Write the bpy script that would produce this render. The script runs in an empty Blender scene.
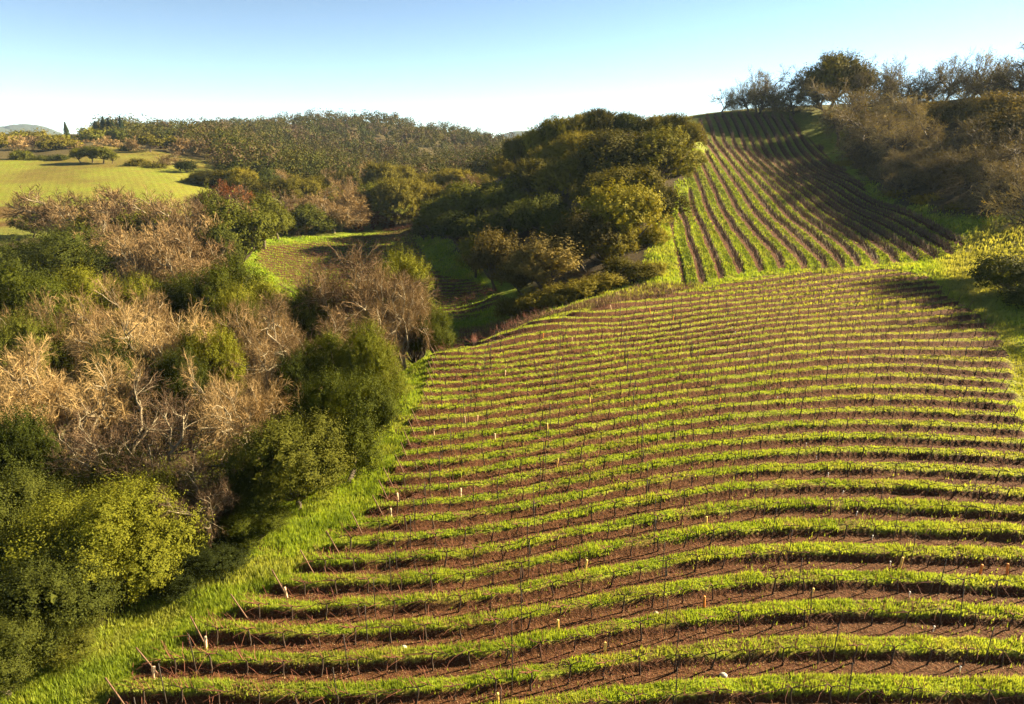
import bpy, math, random
import numpy as np

# ------------------------------------------------------------------ basics
PI = math.pi
C = bpy.context.scene.collection
rng = np.random.default_rng(7)
random.seed(7)
HAZE = True
W_, H_ = 1024.0, 704.0
FPX = 683.0
PITCH = math.radians(17.2)
CAMZ = 20.0
SUN_AZ, SUN_EL = math.radians(68.0), math.radians(25.5)
cp, sp = math.cos(PITCH), math.sin(PITCH)


def ray(px, py):
    u = (px - 512.0) / FPX
    v = (352.0 - py) / FPX
    return np.array([u, cp + v * sp, -sp + v * cp])


def pt(px, py, d):
    r = ray(px, py)
    return np.array([0, 0, CAMZ]) + r * (d / r[1])


# ------------------------------------------------------------------ noise
def _hash(ix, iy, seed):
    h = (ix.astype(np.int64) * 374761393 + iy.astype(np.int64) * 668265263 + seed * 1442695041) & 0x7FFFFFFF
    h = ((h ^ (h >> 13)) * 1274126177) & 0x7FFFFFFF
    h = h ^ (h >> 16)
    return (h & 0xFFFF) / 65535.0


def vnoise(x, y, seed=0):
    ix = np.floor(x); iy = np.floor(y)
    fx = x - ix; fy = y - iy
    fx = fx * fx * (3 - 2 * fx); fy = fy * fy * (3 - 2 * fy)
    a = _hash(ix, iy, seed); b = _hash(ix + 1, iy, seed)
    c = _hash(ix, iy + 1, seed); d = _hash(ix + 1, iy + 1, seed)
    return (a * (1 - fx) + b * fx) * (1 - fy) + (c * (1 - fx) + d * fx) * fy


def fbm(x, y, seed=0, oct=4):
    s = 0; a = .5; t = 0
    for i in range(oct):
        s = s + a * vnoise(x, y, seed + i * 17); t += a
        a *= .5; x = x * 2.03 + 11.3; y = y * 2.03 + 5.7
    return s / t


def sstep(a, b, x):
    t = np.clip((x - a) / (b - a), 0, 1)
    return t * t * (3 - 2 * t)


# ------------------------------------------------------------------ thin plate splines
class TPS:
    def __init__(self, P, v, lam=0.0):
        P = np.asarray(P, float); v = np.asarray(v, float); n = len(P)
        self.P = P
        K = self.k(P, P) + lam * np.eye(n)
        A = np.zeros((n + 3, n + 3))
        A[:n, :n] = K
        A[:n, n] = 1; A[:n, n + 1:] = P
        A[n, :n] = 1; A[n + 1:, :n] = P.T
        b = np.zeros(n + 3); b[:n] = v
        self.w = np.linalg.solve(A, b)

    def k(self, A, B):
        d2 = ((A[:, None, :] - B[None, :, :]) ** 2).sum(-1)
        return 0.5 * d2 * np.log(d2 + 1e-12)

    def __call__(self, Q):
        Q = np.asarray(Q, float)
        out = np.empty(len(Q)); n = len(self.P)
        for i in range(0, len(Q), 40000):
            q = Q[i:i + 40000]
            out[i:i + 40000] = self.k(q, self.P) @ self.w[:n] + self.w[n] + q @ self.w[n + 1:]
        return out


# ------------------------------------------------------------------ terrain
# (column, line, distance) of ground points that can be seen or judged in the view
GP = [
    # left woods, falling away from the vineyard into the valley
    (20, 690, 21.5), (0, 640, 24.5), (120, 600, 27.5), (230, 545, 31), (330, 480, 39), (390, 400, 51), (425, 355, 62),
    # valley vineyard
    (450, 300, 122), (500, 300, 116), (480, 325, 104), (470, 275, 140), (390, 235, 205), (270, 250, 172), (340, 243, 185), (420, 225, 225),
    # left fields
    (10, 226, 160), (60, 222, 165), (10, 205, 188), (100, 203, 192), (180, 198, 200), (10, 170, 262), (100, 168, 265), (190, 180, 240),
    (10, 157, 310), (100, 155, 315), (210, 160, 320), (150, 149, 370), (80, 147, 390), (250, 165, 330),
    # ridges
    (10, 140, 470), (100, 141, 470), (200, 141, 520), (250, 137, 620), (350, 121, 800), (380, 123, 800), (310, 126, 770), (270, 134, 700), (420, 130, 820), (480, 141, 850), (530, 148, 850),
    (350, 165, 480), (350, 190, 330), (430, 160, 520), (480, 160, 560), (280, 150, 480), (300, 175, 350), (440, 190, 330),
    # grove knoll
    (560, 307, 94), (520, 318, 92), (640, 283, 99), (600, 296, 96), (500, 285, 112), (470, 250, 148), (430, 240, 180), (600, 256, 118), (560, 238, 140), (640, 230, 128), (662, 250, 113),
    (600, 153, 190), (560, 157, 195), (640, 151, 190), (682, 150, 186), (520, 178, 195), (480, 203, 195), (692, 165, 178), (668, 198, 160), (600, 190, 160), (620, 172, 175),
    # upper vineyard block
    (690, 285, 99), (750, 277, 103), (830, 270, 106), (900, 266, 108), (940, 262, 110), (700, 230, 132), (780, 230, 134), (860, 230, 135), (760, 200, 165), (700, 190, 168), (820, 190, 172),
    (770, 138, 235), (720, 140, 232), (745, 113, 262), (790, 112, 262), (820, 140, 232), (700, 116, 262), (960, 242, 120), (890, 205, 155),
    # right woods and crest
    (980, 240, 116), (1000, 217, 126), (850, 165, 200), (850, 110, 255), (900, 180, 168), (940, 190, 148), (930, 150, 180), (900, 108, 245), (960, 98, 225), (1020, 95, 205), (1000, 160, 160), (1080, 130, 150),
    (1020, 300, 85), (1010, 270, 100), (1024, 340, 69), (1060, 300, 84), (1100, 190, 120),
]


def warp(x, y):
    r = np.sqrt(x * x + y * y) + 1e-6
    az = np.arctan2(x, y)
    return az, r


AZMAX = math.radians(62)
pts, zs = [], []
for (a, b, d) in GP:
    p = pt(a, b, d); az, r = warp(p[0], p[1])
    pts.append((az * 1.3, math.log(r))); zs.append(p[2])


def addw(x, y, z):
    az, r = warp(x, y)
    pts.append((az * 1.3, math.log(r))); zs.append(z)


# the vineyard shelf itself is level
for (x0, x1, y) in ((-13, 22, 20), (-10, 26, 25), (-9, 30, 31), (-7, 32, 37), (-6, 36, 45), (-5, 41, 54), (-3, 47, 64), (2, 52, 75), (10, 56, 86), (22, 60, 96)):
    for t in np.linspace(0, 1, 6):
        addw(x0 + t * (x1 - x0), y, 0.0)
# ground outside the frame
for (x, y, z) in ((-40, 20, -3), (-30, 12, -1.5), (-60, 45, -7), (-45, 60, -7.5), (-28, 70, -7), (-20, 90, -7.5), (-90, 80, -6.5), (-60, 110, -6), (-30, 125, -7), (-14, 105, -7.5), (-22, 45, -4.2), (-34, 36, -4.5),
                  (-6, 84, -6.0), (-14, 66, -5.4), (0, 93, -6.2),
                  (0, 8, 0.5), (20, 8, .5), (-15, 8, 0), (45, 20, 0), (60, 40, 0), (80, 60, 1), (60, 60, .5), (110, 85, 4), (60, 5, 0), (150, 90, 3), (140, 60, 0), (220, 130, 5), (400, 230, 8), (100, 40, -1), (300, 130, 8), (700, 400, 15), (-60, 5, -3), (15, 215, 19), (35, 226, 24), (4, 232, 12), (0, 1500, 0), (-900, 1400, 0), (-2000, 3000, 0), (0, 3500, 0), (900, 1400, 10), (300, 420, 30), (170, 190, 17), (230, 180, 10), (-400, 250, 14), (-250, 140, 6), (2000, 3000, 0)):  # hidden knoll back raised to shade the valley, right side kept low for sun
    addw(x, y, z)
ZT = TPS(pts, zs, 0.004)


def ground_raw(x, y):
    x = np.asarray(x, float).ravel(); y = np.asarray(y, float).ravel()
    az, r = warp(x, y)
    a = np.clip(az, -AZMAX, AZMAX)
    lr = np.log(np.clip(r, 6.0, 1300))
    z = ZT(np.stack([a * 1.3, lr], 1))
    back = sstep(AZMAX, math.radians(165), np.abs(az))
    z = z * (1 - back)
    far = sstep(1000, 1500, r)
    return z * (1 - far) - far * 2.0


def unproject(px, py, dmax=1400):
    r = ray(px, py)
    d = np.exp(np.linspace(math.log(14), math.log(dmax), 900))
    P = np.array([0, 0, CAMZ])[None] + r[None] * (d / r[1])[:, None]
    g = ground_raw(P[:, 0], P[:, 1])
    below = np.where(P[:, 2] < g)[0]
    if len(below) == 0:
        return P[-1]
    i = below[0]
    if i == 0:
        return P[0]
    a = (P[i - 1, 2] - g[i - 1]); b = (g[i] - P[i, 2])
    t = a / (a + b + 1e-9)
    return P[i - 1] * (1 - t) + P[i] * t


# ------------------------------------------------------------------ vineyard rows (row number as a field over the ground)
K600 = [700, 667, 635, 604, 578, 552, 532, 511, 494, 479.5, 464, 450.5, 438.6, 427.5, 416.4, 407, 398, 390, 382, 374.6, 367.5, 360.5, 354.5, 348.6, 343, 337, 331, 326, 320, 314]
K460 = [None, 687, 657, 628, 601.5, 578.5, 557, 537, 519, 504, 489.5, 476, 464, 451, 439, 428.5, 419, 409.5, 400, 392, 384.5, 377.5, 371, 365.5, 360, 354.7, 349.8, 345.5, 341.5]
K760 = [690, 651, 614, 583, 555, 531, 508, 489, 472, 456.5, 442.5, 429, 417, 406, 396, 386, 376.5, 368, 360, 352, 345, 338.5, 332.5, 327, 321.5, 316.5, 311.5, 306.5, 301.5, 296.5, 291.5, 286.5]
K920 = [690, 649, 612, 583.5, 556, 531, 509.5, 489, 470.6, 454.5, 440, 426, 413.5, 401, 389.6, 378.5, 368.5, 359.5, 351, 343, 335, 327.3, 320, 313, 306.3, 299.8, 293.5, 287.5, 281.8, 276.5]
K1000 = [691, 652, 616, 587, 558, 533, 513.5, 494, 476, 458.5, 444, 430.5, 418, 406, 394.5, 384, 374]
K300 = [None, 695, 664.6, 636, 610, 585.5, 564.6]
K174 = [None, 691, 662, 632]
K400 = [None, 692, 659.5, 631, 605, 582.5, 561.5, 541.5, 524, 508]
S, V = [], []
for col, ks in ((600, K600), (460, K460), (760, K760), (920, K920), (1000, K1000), (300, K300), (174, K174), (400, K400)):
    for i, yv in enumerate(ks):
        if yv is None: continue
        q = unproject(col, yv)
        S.append((q[0] / 10, q[1] / 10)); V.append(i - 1)
PH1 = TPS(S, V, 0.02)

UP = {0: [(671, 223), (677, 255), (683, 286)], 1: [(681, 216), (692, 250), (703, 284)], 2: [(691, 196), (706, 240), (722, 281)],
      3: [(693.5, 171), (703.5, 200), (719, 232), (740, 273)], 4: [(702, 165), (717.7, 200), (733, 230), (762, 272)],
      5: [(712, 165), (732.6, 200), (751, 228), (781, 268)], 6: [(745.4, 200), (804, 266)], 7: [(759.6, 200), (826, 267)], 8: [(773.8, 200), (843, 267)],
      9: [(786.5, 200)], 10: [(798.6, 200)], 11: [(810.7, 200)], 12: [(822, 200)],
      7.5: [(717.7, 138), (833, 270)], 8.5: [(728.3, 138), (850, 267)], 9.5: [(736.9, 138), (867, 265)], 10.5: [(745.4, 138), (886, 263)], 11.5: [(753.9, 138), (906, 262)], 12.5: [(763, 138), (926, 259)],
      13.5: [(772, 138), (945, 258)], 14.5: [(780.9, 138), (958, 250)], 15.5: [(789.4, 138), (967, 241)], 16.5: [(797, 138)], 17.5: [(805, 138)]}
S, V = [], []
for k, lst in UP.items():
    for (a, b) in lst:
        q = unproject(a, b)
        S.append((q[0] / 10, q[1] / 10)); V.append(k)
PH2 = TPS(S, V, 0.06)


def poly(pxs):
    return np.array([unproject(a, b)[:2] for a, b in pxs])


def sdf(P, Q):
    """signed distance to polygon P, negative inside"""
    Q = np.asarray(Q, float); d = np.full(len(Q), 1e18); ins = np.zeros(len(Q), bool)
    n = len(P)
    for i in range(n):
        a = P[i]; b = P[(i + 1) % n]; e = b - a; w = Q - a
        t = np.clip((w @ e) / (e @ e + 1e-12), 0, 1)
        dd = ((w - t[:, None] * e) ** 2).sum(1)
        d = np.minimum(d, dd)
        c1 = (a[1] <= Q[:, 1]) & (b[1] > Q[:, 1]); c2 = (a[1] > Q[:, 1]) & (b[1] <= Q[:, 1])
        cr = e[0] * w[:, 1] - e[1] * w[:, 0]
        ins ^= (c1 & (cr > 0)) | (c2 & (cr < 0))
    d = np.sqrt(d)
    return np.where(ins, -d, d)


MAIN = np.vstack([poly([(148, 683), (200, 651), (243, 622), (282, 599), (315, 576), (343, 555), (366, 536), (384, 516), (393, 498), (403, 475), (413, 450), (424, 425), (432, 400), (438, 375), (446, 352), (462, 339), (520, 328), (560, 319), (600, 309), (640, 300), (680, 294), (720, 287), (760, 279), (800, 273.5), (850, 270), (895, 271), (925, 278),
                        (944, 300), (965, 312), (984, 332), (996, 355), (998, 385), (1003, 420), (1022, 445), (1040, 470), (1060, 500), (1090, 560), (1130, 640)]), [[30, 15], [-16, 15], [-14.6, 17.5]]])
UPPER = poly([(668, 222), (676, 255), (684, 287), (705, 284), (740, 274), (780, 269), (830, 270), (880, 264), (930, 260), (952, 256), (962, 247), (968, 238), (940, 226), (905, 212), (870, 195), (845, 172), (822, 150), (805, 134), (790, 118), (745, 114), (700, 118), (696, 130), (706, 152), (700, 164), (692, 172), (688, 195)])
VALLEY = poly([(432, 318), (475, 316), (500, 300), (494, 290), (470, 281), (440, 276), (425, 262), (416, 240), (418, 226), (390, 232), (330, 242), (262, 246), (258, 262), (300, 290), (380, 330)])
LFIELD = poly([(-60, 204), (40, 205), (80, 208), (160, 212), (215, 190), (196, 176), (212, 168), (200, 160), (150, 152), (110, 150), (60, 158), (-60, 160)])
LSOIL = poly([(-60, 229), (30, 227), (80, 222), (80, 209), (40, 206), (-60, 205)])


def row_fields(x, y):
    """phase (whole numbers = middle of the grass strips), row mask, soil threshold"""
    Q = np.stack([x, y], 1); n = len(x)
    ph = np.zeros(n); rm = np.zeros(n); th = np.full(n, .225)
    r = np.hypot(x, y)
    m = (r < 150) & (y > 5) & (x > -40) & (x < 90)
    if m.any():
        q = Q[m]
        d1 = sdf(MAIN, q) - .9
        p1 = PH1(q / 10.0)
        ph[m] = p1; th[m] = .205 - .055 * sstep(30, 75, r[m]) + .10 * (fbm(q[:, 0] * .22, q[:, 1] * .22, 66, 3) - .5); rm[m] = sstep(.45, -.25, d1 + (fbm(q[:, 0] * .9, q[:, 1] * .9, 5, 3) - .5) * 1.2)
    m = (r > 95) & (r < 330) & (x > 10) & (x < 130) & (y > 90)
    if m.any():
        q = Q[m]; d2 = sdf(UPPER, q); i = d2 < 2.0
        idx = np.where(m)[0][i]
        ph[idx] = PH2(q[i] / 10.0) + .5
        rm[idx] = sstep(.6, -.4, d2[i]); th[idx] = .31
    m = (r > 90) & (r < 290) & (x < 5) & (x > -95) & (y > 90)
    if m.any():
        q = Q[m]; d3 = sdf(VALLEY, q); i = d3 < 3
        idx = np.where(m)[0][i]
        ph[idx] = q[i][:, 1] / 2.4 + .25 * q[i][:, 0] / 2.4
        rm[idx] = sstep(1.5, -.5, d3[i]) * .95; th[idx] = .11  # wide soil strips darken the plot, standing in for shade on it
    m = (r > 150) & (r < 480) & (x < -50)
    if m.any():
        q = Q[m]; d4 = sdf(LFIELD, q); i = d4 < 3
        idx = np.where(m)[0][i]
        ph[idx] = (q[i][:, 0] * .86 + q[i][:, 1] * .5) / 2.0
        rm[idx] = sstep(2, -2, d4[i]) * .12; th[idx] = .22
    return ph, rm, th


def berm(ph, rm, r):
    d = ((ph + .5) % 1.0) - .5
    return np.where(d < 0, sstep(-.31, -.19, d), sstep(.42, .10, d)) * rm


def ground(x, y, detail=True):
    x = np.asarray(x, float).ravel(); y = np.asarray(y, float).ravel()
    z = ground_raw(x, y)
    if detail:
        r = np.hypot(x, y)
        ph, rm, th = row_fields(x, y)
        near = sstep(160, 90, r)
        z = z + berm(ph, rm, r) * .31 * (.45 + .55 * sstep(140, 70, r)) * (.75 + .5 * vnoise(x * .8, y * .8, 3))
        z = z + (fbm(x * 1.1, y * 1.1, 21, 3) - .5) * .10 * near
        wild = sstep(60, 200, r)
        z = z + (fbm(x * .03, y * .03, 31, 4) - .5) * 15.0 * sstep(300, 520, r) * sstep(1400, 900, r)
        z = z + (fbm(x * .12, y * .12, 41, 3) - .5) * .5 * wild * (1 - rm)
    return z


def gz(x, y, detail=True):
    return float(ground(np.array([x]), np.array([y]), detail)[0])


# ------------------------------------------------------------------ mesh helper
def mesh_np(name, Vv, faces, mat=None, smooth=False, parent=None, link=True, mats=None, midx=None):
    """faces: list of integer arrays, each (n, k)"""
    me = bpy.data.meshes.new(name)
    Vv = np.asarray(Vv, np.float32).reshape(-1, 3)
    me.vertices.add(len(Vv)); me.vertices.foreach_set('co', Vv.ravel())
    faces = [np.asarray(f, np.int32) for f in faces if len(f)]
    nl = sum(f.size for f in faces); npol = sum(len(f) for f in faces)
    me.loops.add(nl); me.loops.foreach_set('vertex_index', np.concatenate([f.ravel() for f in faces]))
    me.polygons.add(npol)
    tot = np.concatenate([np.full(len(f), f.shape[1], np.int32) for f in faces])
    st = np.concatenate([[0], np.cumsum(tot)[:-1]]).astype(np.int32)
    me.polygons.foreach_set('loop_start', st); me.polygons.foreach_set('loop_total', tot)
    if smooth: me.polygons.foreach_set('use_smooth', np.ones(npol, bool))
    for m in (mats or ([mat] if mat else [])): me.materials.append(m)
    if midx is not None: me.polygons.foreach_set('material_index', np.asarray(midx, np.int32))
    me.update(calc_edges=True)
    if not link: return me
    o = bpy.data.objects.new(name, me); C.objects.link(o)
    if parent: o.parent = parent
    return o


def tag(o, label=None, cat=None, group=None, kind=None):
    if label: o['label'] = label
    if cat: o['category'] = cat
    if group: o['group'] = group
    if kind: o['kind'] = kind
    return o


def thing(name, label, cat, loc=(0, 0, 0), rz=0, group=None, sc=(1, 1, 1)):
    o = bpy.data.objects.new(name, None); C.objects.link(o)
    o.location = loc; o.rotation_euler = (0, 0, rz); o.scale = sc; o.empty_display_size = .2
    return tag(o, label, cat, group)


def child(name, me, parent):
    o = bpy.data.objects.new(name, me); C.objects.link(o); o.parent = parent
    return o


def copy_tree(o):
    c = o.copy(); C.objects.link(c)
    for ch in o.children:
        d = ch.copy(); C.objects.link(d); d.parent = c
        for g in ch.children:
            e = g.copy(); C.objects.link(e); e.parent = d
    return c


def tubes(P, R, sides=3):
    """P (n,m,3) polylines, R (n,m) radii -> verts, quads"""
    n, m, _ = P.shape
    T = np.gradient(P, axis=1)
    T /= np.linalg.norm(T, axis=2, keepdims=True) + 1e-9
    ref = np.where(np.abs(T[..., 2:3]) > .9, np.array([1., 0, 0]), np.array([0, 0, 1.]))
    A = np.cross(T, ref); A /= np.linalg.norm(A, axis=2, keepdims=True) + 1e-9
    B = np.cross(T, A)
    ang = np.arange(sides) * 2 * PI / sides
    Vv = P[:, :, None, :] + R[:, :, None, None] * (np.cos(ang)[None, None, :, None] * A[:, :, None, :] + np.sin(ang)[None, None, :, None] * B[:, :, None, :])
    idx = np.arange(n * m * sides).reshape(n, m, sides)
    q = np.stack([idx[:, :-1, :], np.roll(idx, -1, 2)[:, :-1, :], np.roll(idx, -1, 2)[:, 1:, :], idx[:, 1:, :]], -1).reshape(-1, 4)
    return Vv.reshape(-1, 3), q


def ribbons(P, Wd, g):
    n, m, _ = P.shape
    T = P[:, -1] - P[:, 0]; T /= np.linalg.norm(T, axis=1, keepdims=True) + 1e-9
    A = np.cross(T, g.normal(size=(n, 3))); A /= np.linalg.norm(A, axis=1, keepdims=True) + 1e-9
    Vv = np.stack([P - A[:, None] * Wd[:, :, None], P + A[:, None] * Wd[:, :, None]], 2)
    idx = np.arange(n * m * 2).reshape(n, m, 2)
    q = np.stack([idx[:, :-1, 0], idx[:, :-1, 1], idx[:, 1:, 1], idx[:, 1:, 0]], -1).reshape(-1, 4)
    return Vv.reshape(-1, 3), q


def merge(parts):
    Vv, F, off = [], [], 0
    for v, f in parts:
        Vv.append(v); F.append(f + off); off += len(v)
    return np.concatenate(Vv), np.concatenate(F)


def leaf_quads(P, N, size, g, asp=.6, wild=.5):
    n = len(P)
    nn = N * .8 + g.normal(size=(n, 3)) * wild * .6
    nn /= np.linalg.norm(nn, axis=1, keepdims=True) + 1e-9
    t = np.cross(nn, g.normal(size=(n, 3))); t /= np.linalg.norm(t, axis=1, keepdims=True) + 1e-9
    b = np.cross(nn, t)
    s = (size * (.6 + .8 * g.random(n)))[:, None]
    Vv = np.stack([P - t * s, P - b * s * asp + nn * s * .15, P + t * s, P + b * s * asp + nn * s * .15], 1).reshape(-1, 3)
    return Vv, np.arange(n * 4).reshape(n, 4)


# ------------------------------------------------------------------ materials
def M(name):
    m = bpy.data.materials.new(name); m.use_nodes = True
    nt = m.node_tree
    for n in list(nt.nodes): nt.nodes.remove(n)
    out = nt.nodes.new('ShaderNodeOutputMaterial')
    return m, nt, out


def nd(nt, t, **kw):
    n = nt.nodes.new(t)
    for k, v in kw.items():
        if k in n.inputs: n.inputs[k].default_value = v
        else: setattr(n, k, v)
    return n


def ramp(nt, fac, stops):
    r = nt.nodes.new('ShaderNodeValToRGB')
    e = r.color_ramp.elements
    while len(e) < len(stops): e.new(.5)
    for el, (p, c) in zip(e, stops):
        el.position = p; el.color = (*c, 1)
    nt.links.new(fac, r.inputs[0])
    return r.outputs[0]


def mixc(nt, fac, a, b, mode='MIX'):
    n = nt.nodes.new('ShaderNodeMix'); n.data_type = 'RGBA'; n.blend_type = mode
    for sock, v in ((n.inputs[0], fac), (n.inputs[6], a), (n.inputs[7], b)):
        if hasattr(v, 'is_output'): nt.links.new(v, sock)
        elif isinstance(v, (int, float)): sock.default_value = v
        else: sock.default_value = (*v, 1)
    return n.outputs[2]


def mth(nt, op, a, b=None, c=None):
    n = nt.nodes.new('ShaderNodeMath'); n.operation = op
    for i, v in enumerate((a, b, c)):
        if v is None: continue
        if hasattr(v, 'is_output'): nt.links.new(v, n.inputs[i])
        else: n.inputs[i].default_value = v
    return n.outputs[0]


def noise(nt, scale, detail=3, coord='Object', rough=.55):
    tc = nt.nodes.new('ShaderNodeTexCoord')
    n = nd(nt, 'ShaderNodeTexNoise', Scale=scale, Detail=detail, Roughness=rough)
    nt.links.new(tc.outputs[coord], n.inputs['Vector'])
    return n.outputs[0]


def leaf_mat(name, stops, transl=.22, rough=.8, nscale=.6, rnd=.6):
    m, nt, out = M(name)
    oi = nt.nodes.new('ShaderNodeObjectInfo')
    nz = noise(nt, nscale, 3)
    nz2 = noise(nt, nscale * 9, 1)
    f = mth(nt, 'ADD', mth(nt, 'MULTIPLY', oi.outputs['Random'], rnd), mth(nt, 'MULTIPLY', nz, .45))
    f = mth(nt, 'ADD', f, mth(nt, 'MULTIPLY', nz2, .45))
    f = mth(nt, 'DIVIDE', f, rnd + .9)
    col = ramp(nt, f, stops)
    d = nd(nt, 'ShaderNodeBsdfPrincipled', Roughness=rough); d.inputs['Specular IOR Level'].default_value = .06
    nt.links.new(col, d.inputs['Base Color'])
    t = nd(nt, 'ShaderNodeBsdfTranslucent')
    tc = mixc(nt, 1.0, col, (1.25, 1.15, .45), 'MULTIPLY')
    nt.links.new(tc, t.inputs['Color'])
    mx = nd(nt, 'ShaderNodeMixShader'); mx.inputs[0].default_value = transl
    nt.links.new(d.outputs[0], mx.inputs[1]); nt.links.new(t.outputs[0], mx.inputs[2])
    nt.links.new(mx.outputs[0], out.inputs['Surface'])
    return m


def plain_mat(name, a, b, scale=4, rough=.8, rnd=0.0):
    m, nt, out = M(name)
    f = noise(nt, scale, 4)
    if rnd:
        oi = nt.nodes.new('ShaderNodeObjectInfo')
        f = mth(nt, 'ADD', mth(nt, 'MULTIPLY', f, 1 - rnd), mth(nt, 'MULTIPLY', oi.outputs['Random'], rnd))
    col = ramp(nt, f, [(.3, a), (.7, b)])
    d = nd(nt, 'ShaderNodeBsdfPrincipled', Roughness=rough); d.inputs['Specular IOR Level'].default_value = .2
    nt.links.new(col, d.inputs['Base Color'])
    nt.links.new(d.outputs[0], out.inputs['Surface'])
    return m


MAT = {}
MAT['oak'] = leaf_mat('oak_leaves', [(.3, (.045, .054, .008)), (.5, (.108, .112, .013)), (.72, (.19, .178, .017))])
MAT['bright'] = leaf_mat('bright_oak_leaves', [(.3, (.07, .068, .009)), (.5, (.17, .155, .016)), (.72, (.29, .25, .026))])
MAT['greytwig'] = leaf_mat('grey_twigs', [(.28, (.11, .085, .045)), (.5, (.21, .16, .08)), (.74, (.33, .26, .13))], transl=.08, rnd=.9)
MAT['dark'] = leaf_mat('shade_dark_leaves', [(.3, (.02, .026, .005)), (.5, (.052, .060, .009)), (.72, (.10, .10, .012))])  # shade on the bushes put into a darker leaf colour
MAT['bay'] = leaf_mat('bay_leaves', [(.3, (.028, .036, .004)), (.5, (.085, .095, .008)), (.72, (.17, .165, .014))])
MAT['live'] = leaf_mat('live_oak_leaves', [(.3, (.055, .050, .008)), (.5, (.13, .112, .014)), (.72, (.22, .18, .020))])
MAT['olive'] = leaf_mat('olive_leaves', [(.3, (.06, .048, .012)), (.5, (.14, .105, .028)), (.72, (.23, .17, .045))], transl=.25)
MAT['twig'] = leaf_mat('twigs', [(.28, (.10, .064, .038)), (.5, (.20, .128, .058)), (.74, (.36, .245, .105))], transl=.08, rnd=.9)
MAT['rust'] = leaf_mat('rust_leaves', [(.3, (.09, .03, .012)), (.5, (.17, .06, .02)), (.72, (.26, .10, .035))], transl=.2)
MAT['conifer'] = leaf_mat('conifer_needles', [(.3, (.010, .017, .008)), (.5, (.02, .032, .012)), (.72, (.04, .055, .016))], transl=.1)
MAT['bark'] = plain_mat('bark', (.06, .045, .03), (.13, .10, .07), 3)
MAT['palebark'] = plain_mat('lichen_bark', (.13, .10, .06), (.29, .24, .15), 2.5)
MAT['cane'] = plain_mat('vine_canes', (.10, .035, .022), (.20, .075, .042), 6, rnd=.3)
MAT['vbark'] = plain_mat('vine_bark', (.035, .022, .016), (.07, .045, .03), 8)
MAT['steel'] = plain_mat('rusted_steel', (.03, .022, .018), (.06, .045, .035), 8, .6)
MAT['wood'] = plain_mat('weathered_wood', (.10, .055, .035), (.19, .11, .065), 5)
MAT['tube_y'] = plain_mat('yellow_sleeve', (.75, .46, .10), (.85, .58, .18), 3, .5)
MAT['tube_o'] = plain_mat('orange_sleeve', (.72, .24, .05), (.80, .33, .08), 3, .5)
MAT['tube_p'] = plain_mat('peach_sleeve', (.75, .48, .28), (.82, .58, .36), 3, .5)
MAT['white'] = plain_mat('white_pipe', (.65, .63, .58), (.8, .78, .74), 5, .5)
MAT['plaster'] = plain_mat('white_plaster', (.7, .68, .62), (.8, .78, .72), .5)
MAT['rooft'] = plain_mat('grey_roof', (.10, .09, .085), (.17, .15, .14), 1)
MAT['glass'] = plain_mat('dark_glass', (.02, .025, .03), (.03, .035, .04), 1, .2)
MAT['stone'] = plain_mat('pale_stone', (.35, .32, .26), (.5, .46, .38), 6)
MAT['chip'] = plain_mat('dry_litter', (.12, .07, .035), (.34, .24, .13), 3)
MAT['dry'] = plain_mat('dry_weeds', (.13, .065, .035), (.30, .19, .09), 1.5)
MAT['hillfar'] = plain_mat('far_forest', (.02, .028, .014), (.05, .055, .03), .012)


def grass_mat():
    m, nt, out = M('grass_blades')
    n1 = noise(nt, .25, 4); n2 = noise(nt, 2.2, 3)
    f = mth(nt, 'ADD', mth(nt, 'MULTIPLY', n1, .5), mth(nt, 'MULTIPLY', n2, .5))
    at = nd(nt, 'ShaderNodeAttribute', attribute_name='lush')
    lush = ramp(nt, f, [(.32, (.09, .16, .010)), (.5, (.22, .31, .018)), (.68, (.36, .40, .03))])
    yel = ramp(nt, f, [(.32, (.17, .16, .035)), (.5, (.30, .275, .07)), (.68, (.40, .36, .11))])
    col = mixc(nt, at.outputs['Fac'], yel, lush)
    d = nd(nt, 'ShaderNodeBsdfPrincipled', Roughness=.55); d.inputs['Specular IOR Level'].default_value = .25
    nt.links.new(col, d.inputs['Base Color'])
    t = nd(nt, 'ShaderNodeBsdfTranslucent')
    nt.links.new(mixc(nt, 1.0, col, (1.2, 1.2, .5), 'MULTIPLY'), t.inputs['Color'])
    mx = nd(nt, 'ShaderNodeMixShader'); mx.inputs[0].default_value = .45
    nt.links.new(d.outputs[0], mx.inputs[1]); nt.links.new(t.outputs[0], mx.inputs[2])
    nt.links.new(mx.outputs[0], out.inputs['Surface'])
    return m


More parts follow.
